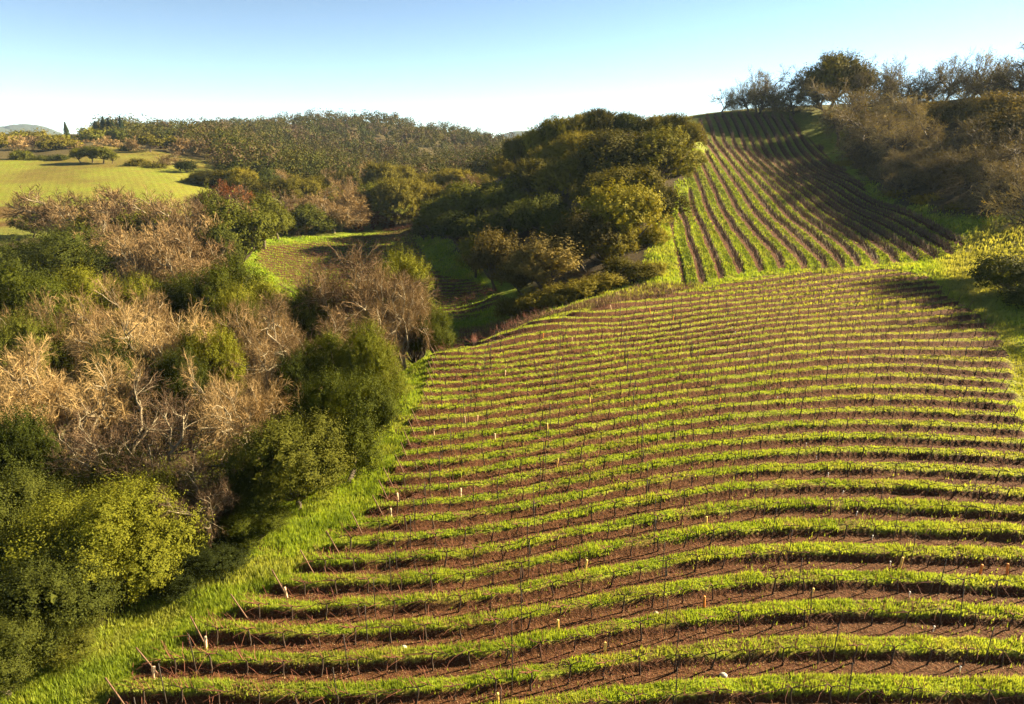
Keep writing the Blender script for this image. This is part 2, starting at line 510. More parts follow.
def ground_mat():
    m, nt, out = M('ground')
    att = lambda n: nd(nt, 'ShaderNodeAttribute', attribute_name=n).outputs['Fac']
    n_a = noise(nt, .9, 3); n_b = noise(nt, 7.0, 3); n_c = noise(nt, .12, 4); n_d = noise(nt, 26.0, 2, rough=.7)
    ph = mth(nt, 'ADD', att('phase'), mth(nt, 'MULTIPLY', mth(nt, 'SUBTRACT', n_a, .5), .16))
    ph = mth(nt, 'ADD', ph, mth(nt, 'MULTIPLY', mth(nt, 'SUBTRACT', n_b, .5), .16))
    fr = mth(nt, 'ABSOLUTE', mth(nt, 'SUBTRACT', mth(nt, 'FRACT', mth(nt, 'ADD', ph, .5)), .5))
    dd = mth(nt, 'SUBTRACT', fr, att('soilth'))
    soil = mth(nt, 'MULTIPLY', mth(nt, 'MINIMUM', mth(nt, 'MAXIMUM', mth(nt, 'MULTIPLY_ADD', dd, 14.0, .5), 0.0), 1.0), att('rowmask'))
    f = mth(nt, 'ADD', mth(nt, 'MULTIPLY', n_a, .4), mth(nt, 'MULTIPLY', n_b, .6))
    lush = ramp(nt, f, [(.32, (.07, .12, .008)), (.5, (.17, .24, .014)), (.68, (.28, .31, .025))])
    oliv = ramp(nt, f, [(.3, (.10, .095, .018)), (.5, (.20, .175, .03)), (.7, (.28, .23, .045))])
    grass = mixc(nt, att('lush'), oliv, lush)
    fs = mth(nt, 'ADD', mth(nt, 'MULTIPLY', n_d, .55), mth(nt, 'MULTIPLY', n_b, .45))
    so = ramp(nt, fs, [(.30, (.020, .009, .005)), (.48, (.072, .031, .013)), (.60, (.125, .054, .022)), (.72, (.27, .16, .08))])
    col = mixc(nt, soil, grass, so)
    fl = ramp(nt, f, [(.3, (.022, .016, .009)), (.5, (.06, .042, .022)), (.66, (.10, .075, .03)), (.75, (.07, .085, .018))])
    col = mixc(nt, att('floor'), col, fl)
    col = mixc(nt, att('bare'), col, so)
    d = nd(nt, 'ShaderNodeBsdfPrincipled', Roughness=.9); d.inputs['Specular IOR Level'].default_value = .1
    nt.links.new(col, d.inputs['Base Color'])
    b = nd(nt, 'ShaderNodeBump', Strength=.7, Distance=.12)
    nt.links.new(mth(nt, 'ADD', n_b, mth(nt, 'MULTIPLY', n_d, .5)), b.inputs['Height'])
    nt.links.new(b.outputs[0], d.inputs['Normal'])
    nt.links.new(d.outputs[0], out.inputs['Surface'])
    return m


# ------------------------------------------------------------------ ground sheet
WOODL = poly([(-200, 690), (40, 655), (130, 610), (215, 555), (250, 510), (330, 478), (390, 415), (420, 352), (432, 330)])
WOODL = np.vstack([WOODL, [[-9, 92], [-14, 118], [-40, 135], [-75, 150], [-140, 150], [-140, 20]]])
WOODK = poly([(500, 316), (560, 308), (640, 285), (655, 262), (660, 215), (685, 180), (697, 150), (690, 125), (640, 118), (560, 125), (500, 150), (420, 200), (425, 235), (470, 275), (485, 300)])
WOODR = np.vstack([poly([(850, 168), (880, 196), (930, 213), (990, 219), (1060, 210), (1150, 200)]), [[150, 130], [180, 220], [110, 250]], poly([(1000, 105), (900, 118), (840, 125)])])
TRACK = poly([(930, 262), (975, 225), (1024, 215), (1100, 205), (1100, 235), (1000, 300), (1060, 390), (1100, 480), (1030, 450), (1000, 390), (985, 330), (940, 290)])
DRYV = poly([(462, 338), (520, 327), (600, 308), (680, 293), (700, 286), (640, 286), (560, 311), (500, 322), (455, 330)])
STRIP = poly([(440, 330), (460, 340), (440, 370), (420, 430), (390, 500), (300, 590), (150, 685), (60, 704), (0, 704), (60, 650), (210, 560), (330, 485), (400, 420), (425, 355)])


def cover_fields(x, y):
    Q = np.stack([x, y], 1); r = np.hypot(x, y)
    nz = (fbm(x * .25, y * .25, 77, 3) - .5)
    fl = np.zeros(len(x)); lush = np.full(len(x), .75); bare = np.zeros(len(x))
    far = sstep(200, 330, r)
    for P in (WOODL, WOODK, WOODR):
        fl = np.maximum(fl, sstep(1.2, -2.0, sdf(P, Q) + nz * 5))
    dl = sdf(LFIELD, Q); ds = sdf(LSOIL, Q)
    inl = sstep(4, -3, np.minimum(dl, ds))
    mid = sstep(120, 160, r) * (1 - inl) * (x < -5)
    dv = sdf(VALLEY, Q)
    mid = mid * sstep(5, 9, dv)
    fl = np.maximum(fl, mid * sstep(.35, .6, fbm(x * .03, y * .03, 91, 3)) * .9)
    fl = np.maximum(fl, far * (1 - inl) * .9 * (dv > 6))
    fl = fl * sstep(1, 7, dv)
    lush = np.where(dv < 8, .95, lush)
    lush = np.where(inl > .01, .50 + 1.0 * nz, lush)
    lush = np.where((r > 330) & (inl < .3), .15, lush)
    lush = lush * (1 - sstep(3, -2, sdf(DRYV, Q)) * .75)
    tr = sstep(1, -3, sdf(TRACK, Q))
    lush = lush * (1 - tr * .92)
    up = sstep(4, 0, sdf(UPPER, Q))
    lush = lush * (1 - up * .10)
    mn = sstep(2, -2, sdf(MAIN, Q))
    lush = lush * (1 - mn * (.06 + .45 * sstep(5, 34, x - .12 * y) + .22 * sstep(40, 75, y)))
    lush = lush * (1 - .45 * sstep(.52, .72, fbm(x * .45, y * .45, 88, 3)))
    bare = np.maximum(bare, sstep(.60, .70, fbm(x * .5, y * .5, 89, 3)) * .7 * sstep(70, 40, r))
    bare = np.maximum(bare, sstep(2, -2, ds) * .85 * sstep(.2, .5, fbm(x * .06, y * .06, 12, 3) + .2))
    bare = np.maximum(bare, sstep(3, -3, dl) * (.14 + .42 * sstep(.38, .62, fbm(x * .03 + 3, y * .02, 33, 4))))
    bare = np.maximum(bare, sstep(1.5, -1, sdf(DRYV, Q)) * .6)
    return np.clip(fl, 0, 1), np.clip(lush, 0, 1), np.clip(bare, 0, 1)


def build_ground():
    az = [0.0]; a = 0.0
    while a < 180:
        st = .105 if a < 47 else min(6, .105 * 1.12 ** ((a - 47) / .6))
        a = min(180, a + st); az.append(a)
    az = np.radians(np.array([-v for v in az[:0:-1]][1:] + az))
    rs = [.05, 3, 7, 10, 13, 15, 16.5]
    r = 17.5
    while r < 13500:
        rs.append(r)
        r *= 1 + (.0042 if r < 150 else (.010 if r < 1200 else .05))
    rs = np.array(rs)
    A, R = np.meshgrid(az, rs)
    x = (np.sin(A) * R).ravel(); y = (np.cos(A) * R).ravel()
    z = ground(x, y)
    na, nr = len(az), len(rs)
    idx = np.arange(na * nr).reshape(nr, na)
    nx = np.roll(idx, -1, 1)
    F = np.stack([idx[:-1], nx[:-1], nx[1:], idx[1:]], -1).reshape(-1, 4)[:, ::-1]
    o = mesh_np('ground', np.stack([x, y, z], 1), [F], MAT['ground'], True)
    o['kind'] = 'structure'
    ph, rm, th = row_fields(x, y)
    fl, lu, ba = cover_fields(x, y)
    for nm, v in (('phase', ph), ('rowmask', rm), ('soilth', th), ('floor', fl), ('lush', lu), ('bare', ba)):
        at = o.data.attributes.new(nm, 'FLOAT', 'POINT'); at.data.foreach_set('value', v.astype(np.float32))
    print('ground verts', len(x))


MAT['ground'] = ground_mat(); MAT['grass'] = grass_mat()
build_ground()


# ------------------------------------------------------------------ far hills
def hill(name, azc, dist, halfw, depth, height, seed, base=-3):
    n, k = 160, 36
    u = np.linspace(-1, 1, n); w = np.linspace(-1, 1, k)
    U, Wd = np.meshgrid(u, w)
    prof = np.cos(np.clip(np.abs(U), 0, 1) * PI / 2) ** 1.0
    prof = prof * (.85 + .25 * fbm(U * 2 + seed, Wd * .3, seed, 3))
    cr = np.cos(np.clip(np.abs(Wd), 0, 1) * PI / 2)
    z = base + height * prof * cr * (.93 + .14 * fbm(U * 9, Wd * 4, seed + 3, 4))
    z = z + (fbm(U * 70, Wd * 20, seed + 9, 2) - .5) * height * .03 * cr
    lx = U * halfw; ly = Wd * depth
    a = math.radians(azc); cx, cy = math.sin(a) * dist, math.cos(a) * dist
    x = cx + lx * math.cos(a) + ly * math.sin(a); y = cy - lx * math.sin(a) + ly * math.cos(a)
    idx = np.arange(n * k).reshape(k, n)
    F = np.stack([idx[:-1, :-1], idx[:-1, 1:], idx[1:, 1:], idx[1:, :-1]], -1).reshape(-1, 4)
    o = mesh_np(name, np.stack([x, y, z], -1).reshape(-1, 3), [F], MAT['hillfar'], True)
    o['kind'] = 'structure'


hill('distant_hills', -36.4, 4500, 300, 500, 104, 3)
hill('distant_hills', -34.1, 4700, 260, 500, 112, 5)
hill('distant_hills', 1.0, 3300, 190, 400, 72, 8)
hill('distant_hills', -13, 5000, 900, 600, 60, 12)

# ------------------------------------------------------------------ tree makers (meshes)
def evergreen(seed, H, W, nlobe, ntip, kper, leaf, low=.34, spread=.3, matk='oak', droop=0.0):
    g = np.random.default_rng(seed)
    ctr, rad = [], []
    for i in range(nlobe):
        a = i * 2.399 + g.random() * .8; rr = math.sqrt((i + .5) / nlobe) * .36 * W * (.8 + .35 * g.random())
        zz = low * H + (1 - low) * H * .70 * math.sqrt(max(0, 1 - (rr / (.5 * W)) ** 2)) * (.50 + .62 * g.random())
        ctr.append((rr * math.cos(a), rr * math.sin(a), zz)); rad.append(W * (.10 + .11 * g.random()))
    ctr = np.array(ctr); rad = np.array(rad)
    li = g.integers(0, nlobe, ntip * 2)
    d = g.normal(size=(ntip * 2, 3)); d[:, 2] += .25; d /= np.linalg.norm(d, axis=1, keepdims=True)
    P = ctr[li] + d * (rad[li] * (.55 + .55 * g.random(ntip * 2) ** .6 + .42 * np.maximum(0, g.random(ntip * 2) - .72) / .28 * g.random(ntip * 2)))[:, None] * np.array([1, 1, .82])
    deep = (np.linalg.norm((P[:, None] - ctr[None]) / np.array([1, 1, .82]), axis=2) / rad[None]).min(1)
    keep = (deep > .5) & (P[:, 2] > .06 * H)
    P, d = P[keep][:ntip], d[keep][:ntip]
    along = np.repeat(d + np.array([0, 0, .35]), kper, 0) * (g.normal(size=(len(P) * kper, 1)) * spread * 1.35)
    L = np.repeat(P, kper, 0) + along + g.normal(size=(len(P) * kper, 3)) * (spread * .55)
    N = np.repeat(d, kper, 0); N[:, 2] += .3
    L[:, 2] = np.maximum(L[:, 2], .03 * H)
    sz = np.full(len(L), leaf)
    hn = max(200, ntip // 3)  # oversized inner quads added to block light and darken the crown's shade side
    hi = g.integers(0, nlobe, hn); hd = g.normal(size=(hn, 3)); hd /= np.linalg.norm(hd, axis=1, keepdims=True)
    L = np.concatenate([L, ctr[hi] + hd * (rad[hi] * (.25 + .4 * g.random(hn)))[:, None]]); N = np.concatenate([N, hd]); sz = np.concatenate([sz, np.full(hn, W * .035)])
    lv, lf = leaf_quads(L, N, sz, g)
    top = ctr.max(0)[2]
    crown = mesh_np('crown', lv * (H / max(1e-3, np.percentile(lv[:, 2], 99.7))) if False else lv, [lf], MAT[matk], False, link=False)
    # trunk and limbs
    parts = []
    t = np.linspace(0, 1, 5)
    tr = np.stack([g.normal() * .04 * W * t, g.normal() * .04 * W * t, t * low * H * 1.15], 1)
    parts.append(tubes(tr[None], (H * .035 * (1 - .45 * t))[None], 7))
    base = tr[-1]
    tt = np.linspace(0, 1, 5)[None, :, None]
    bend = g.normal(size=(nlobe, 1, 3)) * .05 * W * np.sin(tt * PI)
    LP = base[None, None] * (1 - tt) + ctr[:, None] * tt + bend
    parts.append(tubes(LP, np.tile(H * .016 * (1 - .75 * np.linspace(0, 1, 5)), (nlobe, 1)), 5))
    v, f = merge(parts)
    trunk = mesh_np('trunk', v, [f], MAT['bark'], True, link=False)
    return trunk, crown


def grow(P, R, kids, length, rad, spread, up, g, m=4, tmin=.3, wob=.12):
    """children along the polylines P (n,m0,3)"""
    n, m0, _ = P.shape
    t = tmin + (1 - tmin) * (np.arange(kids)[None] + g.random((n, kids))) / kids
    f = t * (m0 - 1); i = np.clip(f.astype(int), 0, m0 - 2); w = (f - i)[..., None]
    rows = np.arange(n)[:, None]
    st = P[rows, i] * (1 - w) + P[rows, i + 1] * w
    dr = P[rows, i + 1] - P[rows, i]; dr /= np.linalg.norm(dr, axis=2, keepdims=True) + 1e-9
    side = g.normal(size=(n, kids, 3)); side -= (side * dr).sum(-1, keepdims=True) * dr
    side /= np.linalg.norm(side, axis=2, keepdims=True) + 1e-9
    nd_ = dr + side * spread * (.6 + .8 * g.random((n, kids, 1))); nd_[..., 2] += up
    nd_ /= np.linalg.norm(nd_, axis=2, keepdims=True)
    ln = length * (.6 + .7 * g.random((n, kids, 1))) * (1.15 - .45 * t[..., None])
    s = np.linspace(0, 1, m)
    out = st[:, :, None] + (nd_ * ln)[:, :, None] * s[None, None, :, None]
    wb = np.cumsum(g.normal(size=(n, kids, m, 3)) * wob * .6, axis=2); wb -= wb[:, :, :1]
    out = out + wb * ln[:, :, None]
    out = out.reshape(-1, m, 3)
    rr = rad * (.7 + .6 * g.random((n * kids, 1))) * (1 - .65 * s)[None]
    return out, rr


def bare_tree(seed, H, k=(6, 5, 6, 7, 6), tw=.010, matk='twig', barkk='palebark', leaves=0, leafm=None, leafs=.1, up=.12, lean=.0, low=.30):
    g = np.random.default_rng(seed)
    m = 5; t = np.linspace(0, 1, m)
    tr = np.stack([lean * H * t ** 1.3 + g.normal() * .03 * H * t ** 2, g.normal() * .03 * H * t ** 2, t * low * H], 1)[None]
    parts = [tubes(tr, (H * .030 * (1 - .35 * t))[None], 7)]
    L1, r1 = grow(tr, None, k[0], .46 * H, H * .017, .95, .30, g, 6, .55, .16)
    parts.append(tubes(L1, r1, 5))
    L2, r2 = grow(L1, None, k[1], .27 * H, H * .0085, .9, up, g, 5, .3, .18)
    parts.append(tubes(L2, r2, 4))
    L3, r3 = grow(L2, None, k[2], .17 * H, H * .0042, .9, up, g, 4, .2, .16)
    parts.append(tubes(L3, r3, 3))
    v, f = merge(parts)
    trunk = mesh_np('trunk', v, [f], MAT[barkk], True, link=False)
    L4, r4 = grow(L3, None, k[3], .105 * H, 1, .9, up * .8, g, 3, .15, .14)
    L5, r5 = grow(L4, None, k[4], .062 * H, 1, .9, up * .5, g, 3, .15, .12)
    cp_ = [ribbons(L4, np.full(L4.shape[:2], tw * 1.3), g), ribbons(L5, np.full(L5.shape[:2], tw) * np.array([1, .8, .35]), g)]
    v, f = merge(cp_)
    nt_ = len(f)
    if leaves:
        pick = L5[g.integers(0, len(L5), leaves), 2] + g.normal(size=(leaves, 3)) * .18
        lv, lf = leaf_quads(pick, g.normal(size=(leaves, 3)), np.full(leaves, leafs), g)
        f = np.concatenate([f, lf + len(v)]); v = np.concatenate([v, lv])
        mi = np.zeros(len(f), np.int32); mi[nt_:] = 1
        crown = mesh_np('crown', v, [f], None, False, link=False, mats=[MAT[matk], MAT[leafm]], midx=mi)
    else:
        crown = mesh_np('crown', v, [f], MAT[matk], False, link=False)
    return trunk, crown


def conifer(seed, H, W):
    g = np.random.default_rng(seed)
    n = 2600
    t = g.random(n) ** .8
    a = g.random(n) * 2 * PI
    lay = np.floor(t * 16) / 16
    rr = (1 - lay) * W * .5 * (.35 + .65 * g.random(n)) * (.75 + .4 * _hash(lay * 100, np.floor(a * 2), seed))
    P = np.stack([rr * np.cos(a), rr * np.sin(a), H * (.1 + .9 * t) - rr * .35], 1)
    N = np.stack([np.cos(a), np.sin(a), np.full(n, .7)], 1)
    lv, lf = leaf_quads(P, N, np.full(n, .30), g)
    crown = mesh_np('crown', lv, [lf], MAT['conifer'], False, link=False)
    tt = np.linspace(0, 1, 4)
    v, f = tubes(np.stack([tt * 0, tt * 0, tt * H * .95], 1)[None], (.02 * H * (1 - .9 * tt))[None], 6)
    return mesh_np('trunk', v, [f], MAT['bark'], True, link=False), crown


KINDS = {}


def kind(nm, maker, H, W, n, **kw):
    KINDS[nm] = [(maker(100 + 31 * i + (hash_nm(nm) % 997), **({'H': H} if maker is bare_tree else {'H': H, 'W': W}), **kw)) + (H, W) for i in range(n)]


def hash_nm(s):
    h = 0
    for ch in s: h = (h * 131 + ord(ch)) % 1000003
    return h


# measured extents are used when a tree is scaled to its place
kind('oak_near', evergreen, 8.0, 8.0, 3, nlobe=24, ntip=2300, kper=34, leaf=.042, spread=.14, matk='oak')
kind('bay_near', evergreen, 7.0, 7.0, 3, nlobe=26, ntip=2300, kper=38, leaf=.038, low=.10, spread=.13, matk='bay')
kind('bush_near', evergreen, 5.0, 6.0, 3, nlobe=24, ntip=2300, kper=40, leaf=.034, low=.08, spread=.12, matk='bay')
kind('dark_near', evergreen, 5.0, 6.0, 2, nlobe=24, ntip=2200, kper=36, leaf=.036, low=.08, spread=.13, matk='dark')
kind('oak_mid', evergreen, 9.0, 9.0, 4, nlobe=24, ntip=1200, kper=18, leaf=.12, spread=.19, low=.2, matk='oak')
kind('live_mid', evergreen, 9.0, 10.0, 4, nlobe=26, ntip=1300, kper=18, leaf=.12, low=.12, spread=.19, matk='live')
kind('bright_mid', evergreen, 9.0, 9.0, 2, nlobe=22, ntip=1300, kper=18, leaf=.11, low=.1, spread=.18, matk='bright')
kind('bush_mid', evergreen, 4.0, 6.0, 3, nlobe=18, ntip=600, kper=12, leaf=.11, low=.06, spread=.17, matk='live')
kind('dark_mid', evergreen, 4.0, 6.0, 2, nlobe=18, ntip=600, kper=14, leaf=.10, low=.06, spread=.17, matk='dark')
kind('grey_mid', evergreen, 7.0, 7.0, 3, nlobe=20, ntip=900, kper=16, leaf=.11, low=.15, spread=.22, matk='olive')
kind('bare_near', bare_tree, 9.0, 11.0, 4, k=(6, 5, 6, 7, 9), tw=.0088, up=-.02)
kind('bare_mid', bare_tree, 9.0, 11.0, 3, k=(6, 5, 5, 6, 5), tw=.019)
kind('half_mid', bare_tree, 11.0, 12.0, 4, k=(6, 5, 5, 5, 4), tw=.014, matk='greytwig', barkk='bark', leaves=1100, leafm='olive', leafs=.10)
kind('sky_mid', bare_tree, 11.0, 12.0, 5, k=(7, 5, 5, 5, 4), tw=.017, matk='greytwig', barkk='bark', leaves=420, leafm='live', leafs=.16, low=.16, lean=.12)
kind('rust_mid', bare_tree, 8.0, 9.0, 2, k=(6, 5, 5, 5, 4), tw=.03, barkk='bark', leaves=5000, leafm='rust', leafs=.17)
kind('oak_far', evergreen, 9.0, 9.0, 4, nlobe=9, ntip=260, kper=6, leaf=.42, spread=.5, matk='oak')
kind('live_far', evergreen, 9.0, 10.0, 4, nlobe=9, ntip=260, kper=6, leaf=.42, spread=.5, matk='live')
kind('bare_far', bare_tree, 9.0, 11.0, 3, k=(5, 4, 4, 4, 4), tw=.075, barkk='bark')
kind('conifer', conifer, 16.0, 6.0, 3)

EXT = {}
for nm, lst in KINDS.items():
    for i, (tr, cr, H, W) in enumerate(lst):
        v = np.empty(len(cr.vertices) * 3, np.float32); cr.vertices.foreach_get('co', v); v = v.reshape(-1, 3)
        top = np.percentile(v[:, 2], 99.5)
        cx, cy = np.median(v[:, 0]), np.median(v[:, 1])
        wr = np.percentile(np.abs(v[:, 0] - cx), 97) + np.percentile(np.abs(v[:, 1] - cy), 97)
        EXT[nm, i] = (top, wr, cx, cy)
PROTO = {}
NAMES = {'oak_near': 'oak_tree', 'bay_near': 'bay_tree', 'bush_near': 'shrub', 'dark_near': 'shrub', 'dark_mid': 'shrub', 'oak_mid': 'oak_tree', 'live_mid': 'oak_tree', 'bright_mid': 'oak_tree', 'bush_mid': 'shrub', 'grey_mid': 'willow_tree',
         'bare_near': 'bare_tree', 'bare_mid': 'bare_tree', 'half_mid': 'bare_tree', 'sky_mid': 'bare_tree', 'rust_mid': 'rust_tree', 'oak_far': 'oak_tree', 'live_far': 'oak_tree', 'bare_far': 'bare_tree', 'conifer': 'conifer_tree'}
ORD = ['', 'first', 'second', 'third', 'fourth', 'fifth', 'sixth', 'seventh', 'eighth', 'ninth', 'tenth', 'eleventh', 'twelfth', 'thirteenth', 'fourteenth', 'fifteenth', 'sixteenth', 'seventeenth', 'eighteenth', 'nineteenth', 'twentieth']


def ordinal(i):
    if i <= 20: return ORD[i]
    return {2: 'twenty-', 3: 'thirty-', 4: 'forty-'}[i // 10] + ORD[i % 10] if i % 10 else {3: 'thirtieth', 4: 'fortieth'}[i // 10]


NT = 0


def place(kd, px, ptop, d, wpx, label=None, group=None, zoff=0, hmin=1.0, hset=None):
    """a tree whose crown is centred on column px, tops out at line ptop and stands d metres out"""
    global NT
    NT += 1
    top = pt(px, ptop, d)
    # crown middle sits on the same column, a little nearer the ground
    g0 = gz(top[0], d, False)
    h = max(hmin, top[2] - g0)
    zc = d * cp + (CAMZ - g0 - h * .6) * sp
    x = (px - 512) / FPX * zc
    g0 = gz(x, d) - .05
    h = hset or max(hmin, top[2] - g0)
    w = wpx / FPX * zc
    lst = KINDS[kd]; i = (NT * 7 + int(px)) % len(lst)
    if (kd, i) not in PROTO:
        tr, cr, H, W = lst[i]
        o = thing(NAMES[kd], label or 'tree', 'shrub' if NAMES[kd] == 'shrub' else 'tree')
        child('trunk', tr, o); child('crown', cr, o)
        PROTO[kd, i] = o
    else:
        o = copy_tree(PROTO[kd, i])
    et, ew, cx, cy = EXT[kd, i]
    lim = .5 if NAMES[kd] == 'shrub' else .86
    hh = max(h, w * lim)
    zoff = zoff - (hh - h)
    sx = w / ew; sz = hh / et
    sx = min(max(sx, sz * .5), sz * 1.9)
    rz = random.random() * 2 * PI
    ox = (cx * math.cos(rz) - cy * math.sin(rz)) * sx; oy = (cx * math.sin(rz) + cy * math.cos(rz)) * sx
    o.location = (x - ox, d - oy, gz(x - ox, d - oy) - .05 + zoff)
    o.rotation_euler = (0, 0, rz); o.scale = (sx, sx * (.9 + .2 * random.random()), sz)
    o['label'] = label or 'tree'
    o['category'] = 'shrub' if NAMES[kd] == 'shrub' else 'tree'
    if 'group' in o: del o['group']
    if group: o['group'] = group
    HEIGHTS.append((kd, px, ptop, round(h, 1), round(w, 1)))
    return o


HEIGHTS = []


def place_group(items, phrase, group):
    """items (kind, px, ptop, d, wpx); labelled by their order from the left"""
    its = sorted(items, key=lambda q: q[1])
    for i, q in enumerate(its):
        place(*q[:5], label=f'{ordinal(i + 1)} from the left of the {phrase}', group=group)


TREES_BEGIN = True
# ---- the wood on the left, nearest trees
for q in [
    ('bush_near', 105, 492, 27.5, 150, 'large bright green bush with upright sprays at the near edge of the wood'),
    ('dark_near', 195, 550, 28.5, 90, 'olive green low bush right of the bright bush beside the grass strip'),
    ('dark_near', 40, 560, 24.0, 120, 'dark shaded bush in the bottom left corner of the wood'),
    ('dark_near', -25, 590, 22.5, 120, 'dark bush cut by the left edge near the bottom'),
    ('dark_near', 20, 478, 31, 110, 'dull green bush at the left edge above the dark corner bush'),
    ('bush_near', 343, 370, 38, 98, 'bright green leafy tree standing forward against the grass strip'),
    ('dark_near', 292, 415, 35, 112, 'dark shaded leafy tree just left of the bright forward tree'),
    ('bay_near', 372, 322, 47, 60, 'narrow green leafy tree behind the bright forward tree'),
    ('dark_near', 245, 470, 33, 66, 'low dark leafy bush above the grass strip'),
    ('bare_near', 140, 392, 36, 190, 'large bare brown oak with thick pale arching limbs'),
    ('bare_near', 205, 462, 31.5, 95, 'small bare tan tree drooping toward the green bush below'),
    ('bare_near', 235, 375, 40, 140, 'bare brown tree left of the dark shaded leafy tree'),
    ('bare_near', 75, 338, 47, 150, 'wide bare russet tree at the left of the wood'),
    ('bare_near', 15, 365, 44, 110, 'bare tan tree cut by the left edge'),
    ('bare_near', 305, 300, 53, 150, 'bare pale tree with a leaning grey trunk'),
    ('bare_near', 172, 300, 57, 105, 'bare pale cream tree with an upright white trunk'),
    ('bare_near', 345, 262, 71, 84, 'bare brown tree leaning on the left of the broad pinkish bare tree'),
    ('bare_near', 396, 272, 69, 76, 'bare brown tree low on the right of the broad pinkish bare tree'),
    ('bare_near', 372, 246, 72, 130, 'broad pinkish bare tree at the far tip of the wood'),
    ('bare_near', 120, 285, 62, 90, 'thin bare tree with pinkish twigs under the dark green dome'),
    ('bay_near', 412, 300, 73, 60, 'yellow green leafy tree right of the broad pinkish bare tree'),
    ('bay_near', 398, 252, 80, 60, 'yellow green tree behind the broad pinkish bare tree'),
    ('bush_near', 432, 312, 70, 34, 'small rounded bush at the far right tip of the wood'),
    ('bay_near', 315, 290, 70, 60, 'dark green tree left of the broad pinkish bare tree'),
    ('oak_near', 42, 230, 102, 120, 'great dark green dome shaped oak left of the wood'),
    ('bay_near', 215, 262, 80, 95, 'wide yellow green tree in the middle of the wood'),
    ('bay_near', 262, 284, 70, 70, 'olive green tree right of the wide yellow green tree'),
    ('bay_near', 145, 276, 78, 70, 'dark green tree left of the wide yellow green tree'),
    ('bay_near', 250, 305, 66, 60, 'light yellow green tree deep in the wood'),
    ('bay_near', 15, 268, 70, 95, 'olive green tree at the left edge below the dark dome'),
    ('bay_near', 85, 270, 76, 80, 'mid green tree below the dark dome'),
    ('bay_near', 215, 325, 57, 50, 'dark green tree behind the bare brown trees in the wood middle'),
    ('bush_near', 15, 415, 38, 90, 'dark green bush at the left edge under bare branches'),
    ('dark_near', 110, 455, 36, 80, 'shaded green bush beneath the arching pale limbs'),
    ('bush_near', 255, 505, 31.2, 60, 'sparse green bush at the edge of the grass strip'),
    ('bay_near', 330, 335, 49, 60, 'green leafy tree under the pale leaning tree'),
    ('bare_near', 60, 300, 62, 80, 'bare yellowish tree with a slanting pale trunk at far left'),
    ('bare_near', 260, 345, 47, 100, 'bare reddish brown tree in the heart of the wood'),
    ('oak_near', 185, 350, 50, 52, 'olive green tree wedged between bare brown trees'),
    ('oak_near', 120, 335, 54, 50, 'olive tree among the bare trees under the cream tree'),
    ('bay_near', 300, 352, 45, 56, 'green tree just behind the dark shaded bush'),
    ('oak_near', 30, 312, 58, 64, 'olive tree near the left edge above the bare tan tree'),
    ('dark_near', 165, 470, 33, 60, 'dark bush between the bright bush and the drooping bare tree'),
    ('dark_near', -5, 622, 21.0, 90, 'added dark bush standing in for tree shadow in the extreme bottom left corner'),  # added bush, stands in for tree shadow on the grass
    ('dark_near', 60, 615, 23.2, 70, 'added dark bush standing in for tree shadow in front of the bright bush'),  # also added where only shadow lies on the grass
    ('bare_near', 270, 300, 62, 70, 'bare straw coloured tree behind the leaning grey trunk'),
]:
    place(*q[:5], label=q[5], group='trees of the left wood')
# ---- tan thickets and oaks beyond the wood
place('bare_mid', 125, 226, 122, 70, 'white twigged bare tree above the dark green dome', 'trees beyond the left wood')
place_group([('bare_mid', x, y, d, w) for x, y, d, w in ((72, 188, 142, 72), (108, 190, 142, 70), (140, 186, 150, 70), (168, 190, 144, 75), (195, 198, 136, 66), (168, 220, 112, 78), (150, 232, 104, 60), (195, 226, 110, 64), (205, 190, 160, 55), (228, 186, 168, 46), (122, 196, 138, 62), (175, 206, 130, 66), (90, 200, 136, 66), (208, 214, 126, 56), (232, 204, 150, 44), (185, 240, 102, 56), (60, 205, 136, 50), (110, 214, 124, 60), (140, 222, 108, 50))],
            'bare tan trees below the left field', 'bare tan trees below the left field')
place_group([('oak_mid', x, y, d, w) for x, y, d, w in ((92, 214, 136, 48), (143, 212, 136, 62), (214, 190, 162, 32), (237, 201, 132, 62), (222, 225, 122, 38), (262, 194, 172, 48), (306, 205, 196, 50), (362, 188, 222, 30), (384, 183, 222, 55), (30, 214, 150, 30), (276, 210, 182, 34))],
            'round green oaks behind the left wood', 'green oaks between the wood and the far slope')
place_group([('bare_mid', x, y, d, w) for x, y, d, w in ((290, 190, 195, 45), (335, 196, 202, 46), (318, 188, 210, 45), (350, 192, 212, 40), (345, 205, 206, 36), (285, 205, 190, 36), (402, 195, 226, 30))],
            'bare straw coloured trees beside the shaded valley vineyard', 'bare trees beside the valley vineyard')
place_group([('rust_mid', x, y, d, w) for x, y, d, w in ((412, 184, 235, 36), (425, 190, 232, 30), (396, 203, 228, 24), (225, 182, 185, 24), (240, 188, 180, 18), (372, 208, 218, 30), (354, 214, 212, 24))],
            'rust brown leaved trees near the valley vineyard', 'rust brown trees by the valley')
# ---- slope behind the valley
mids = []
g = np.random.default_rng(5)
for x in range(232, 500, 15):
    mids.append((['oak_mid', 'live_mid', 'live_mid', 'bare_mid'][g.integers(0, 4)], x + g.normal() * 4, 170 + g.normal() * 4 + (6 if x < 330 else 0), 270 + g.normal() * 15, 26 + g.random() * 10))
for x in range(240, 470, 17):
    mids.append((['oak_mid', 'live_mid', 'bare_mid'][g.integers(0, 3)], x + g.normal() * 4, 180 + g.normal() * 3, 226 + g.normal() * 8, 28 + g.random() * 12))
place_group(mids, 'mixed trees at the far hill foot', 'trees at the foot of the far hill')
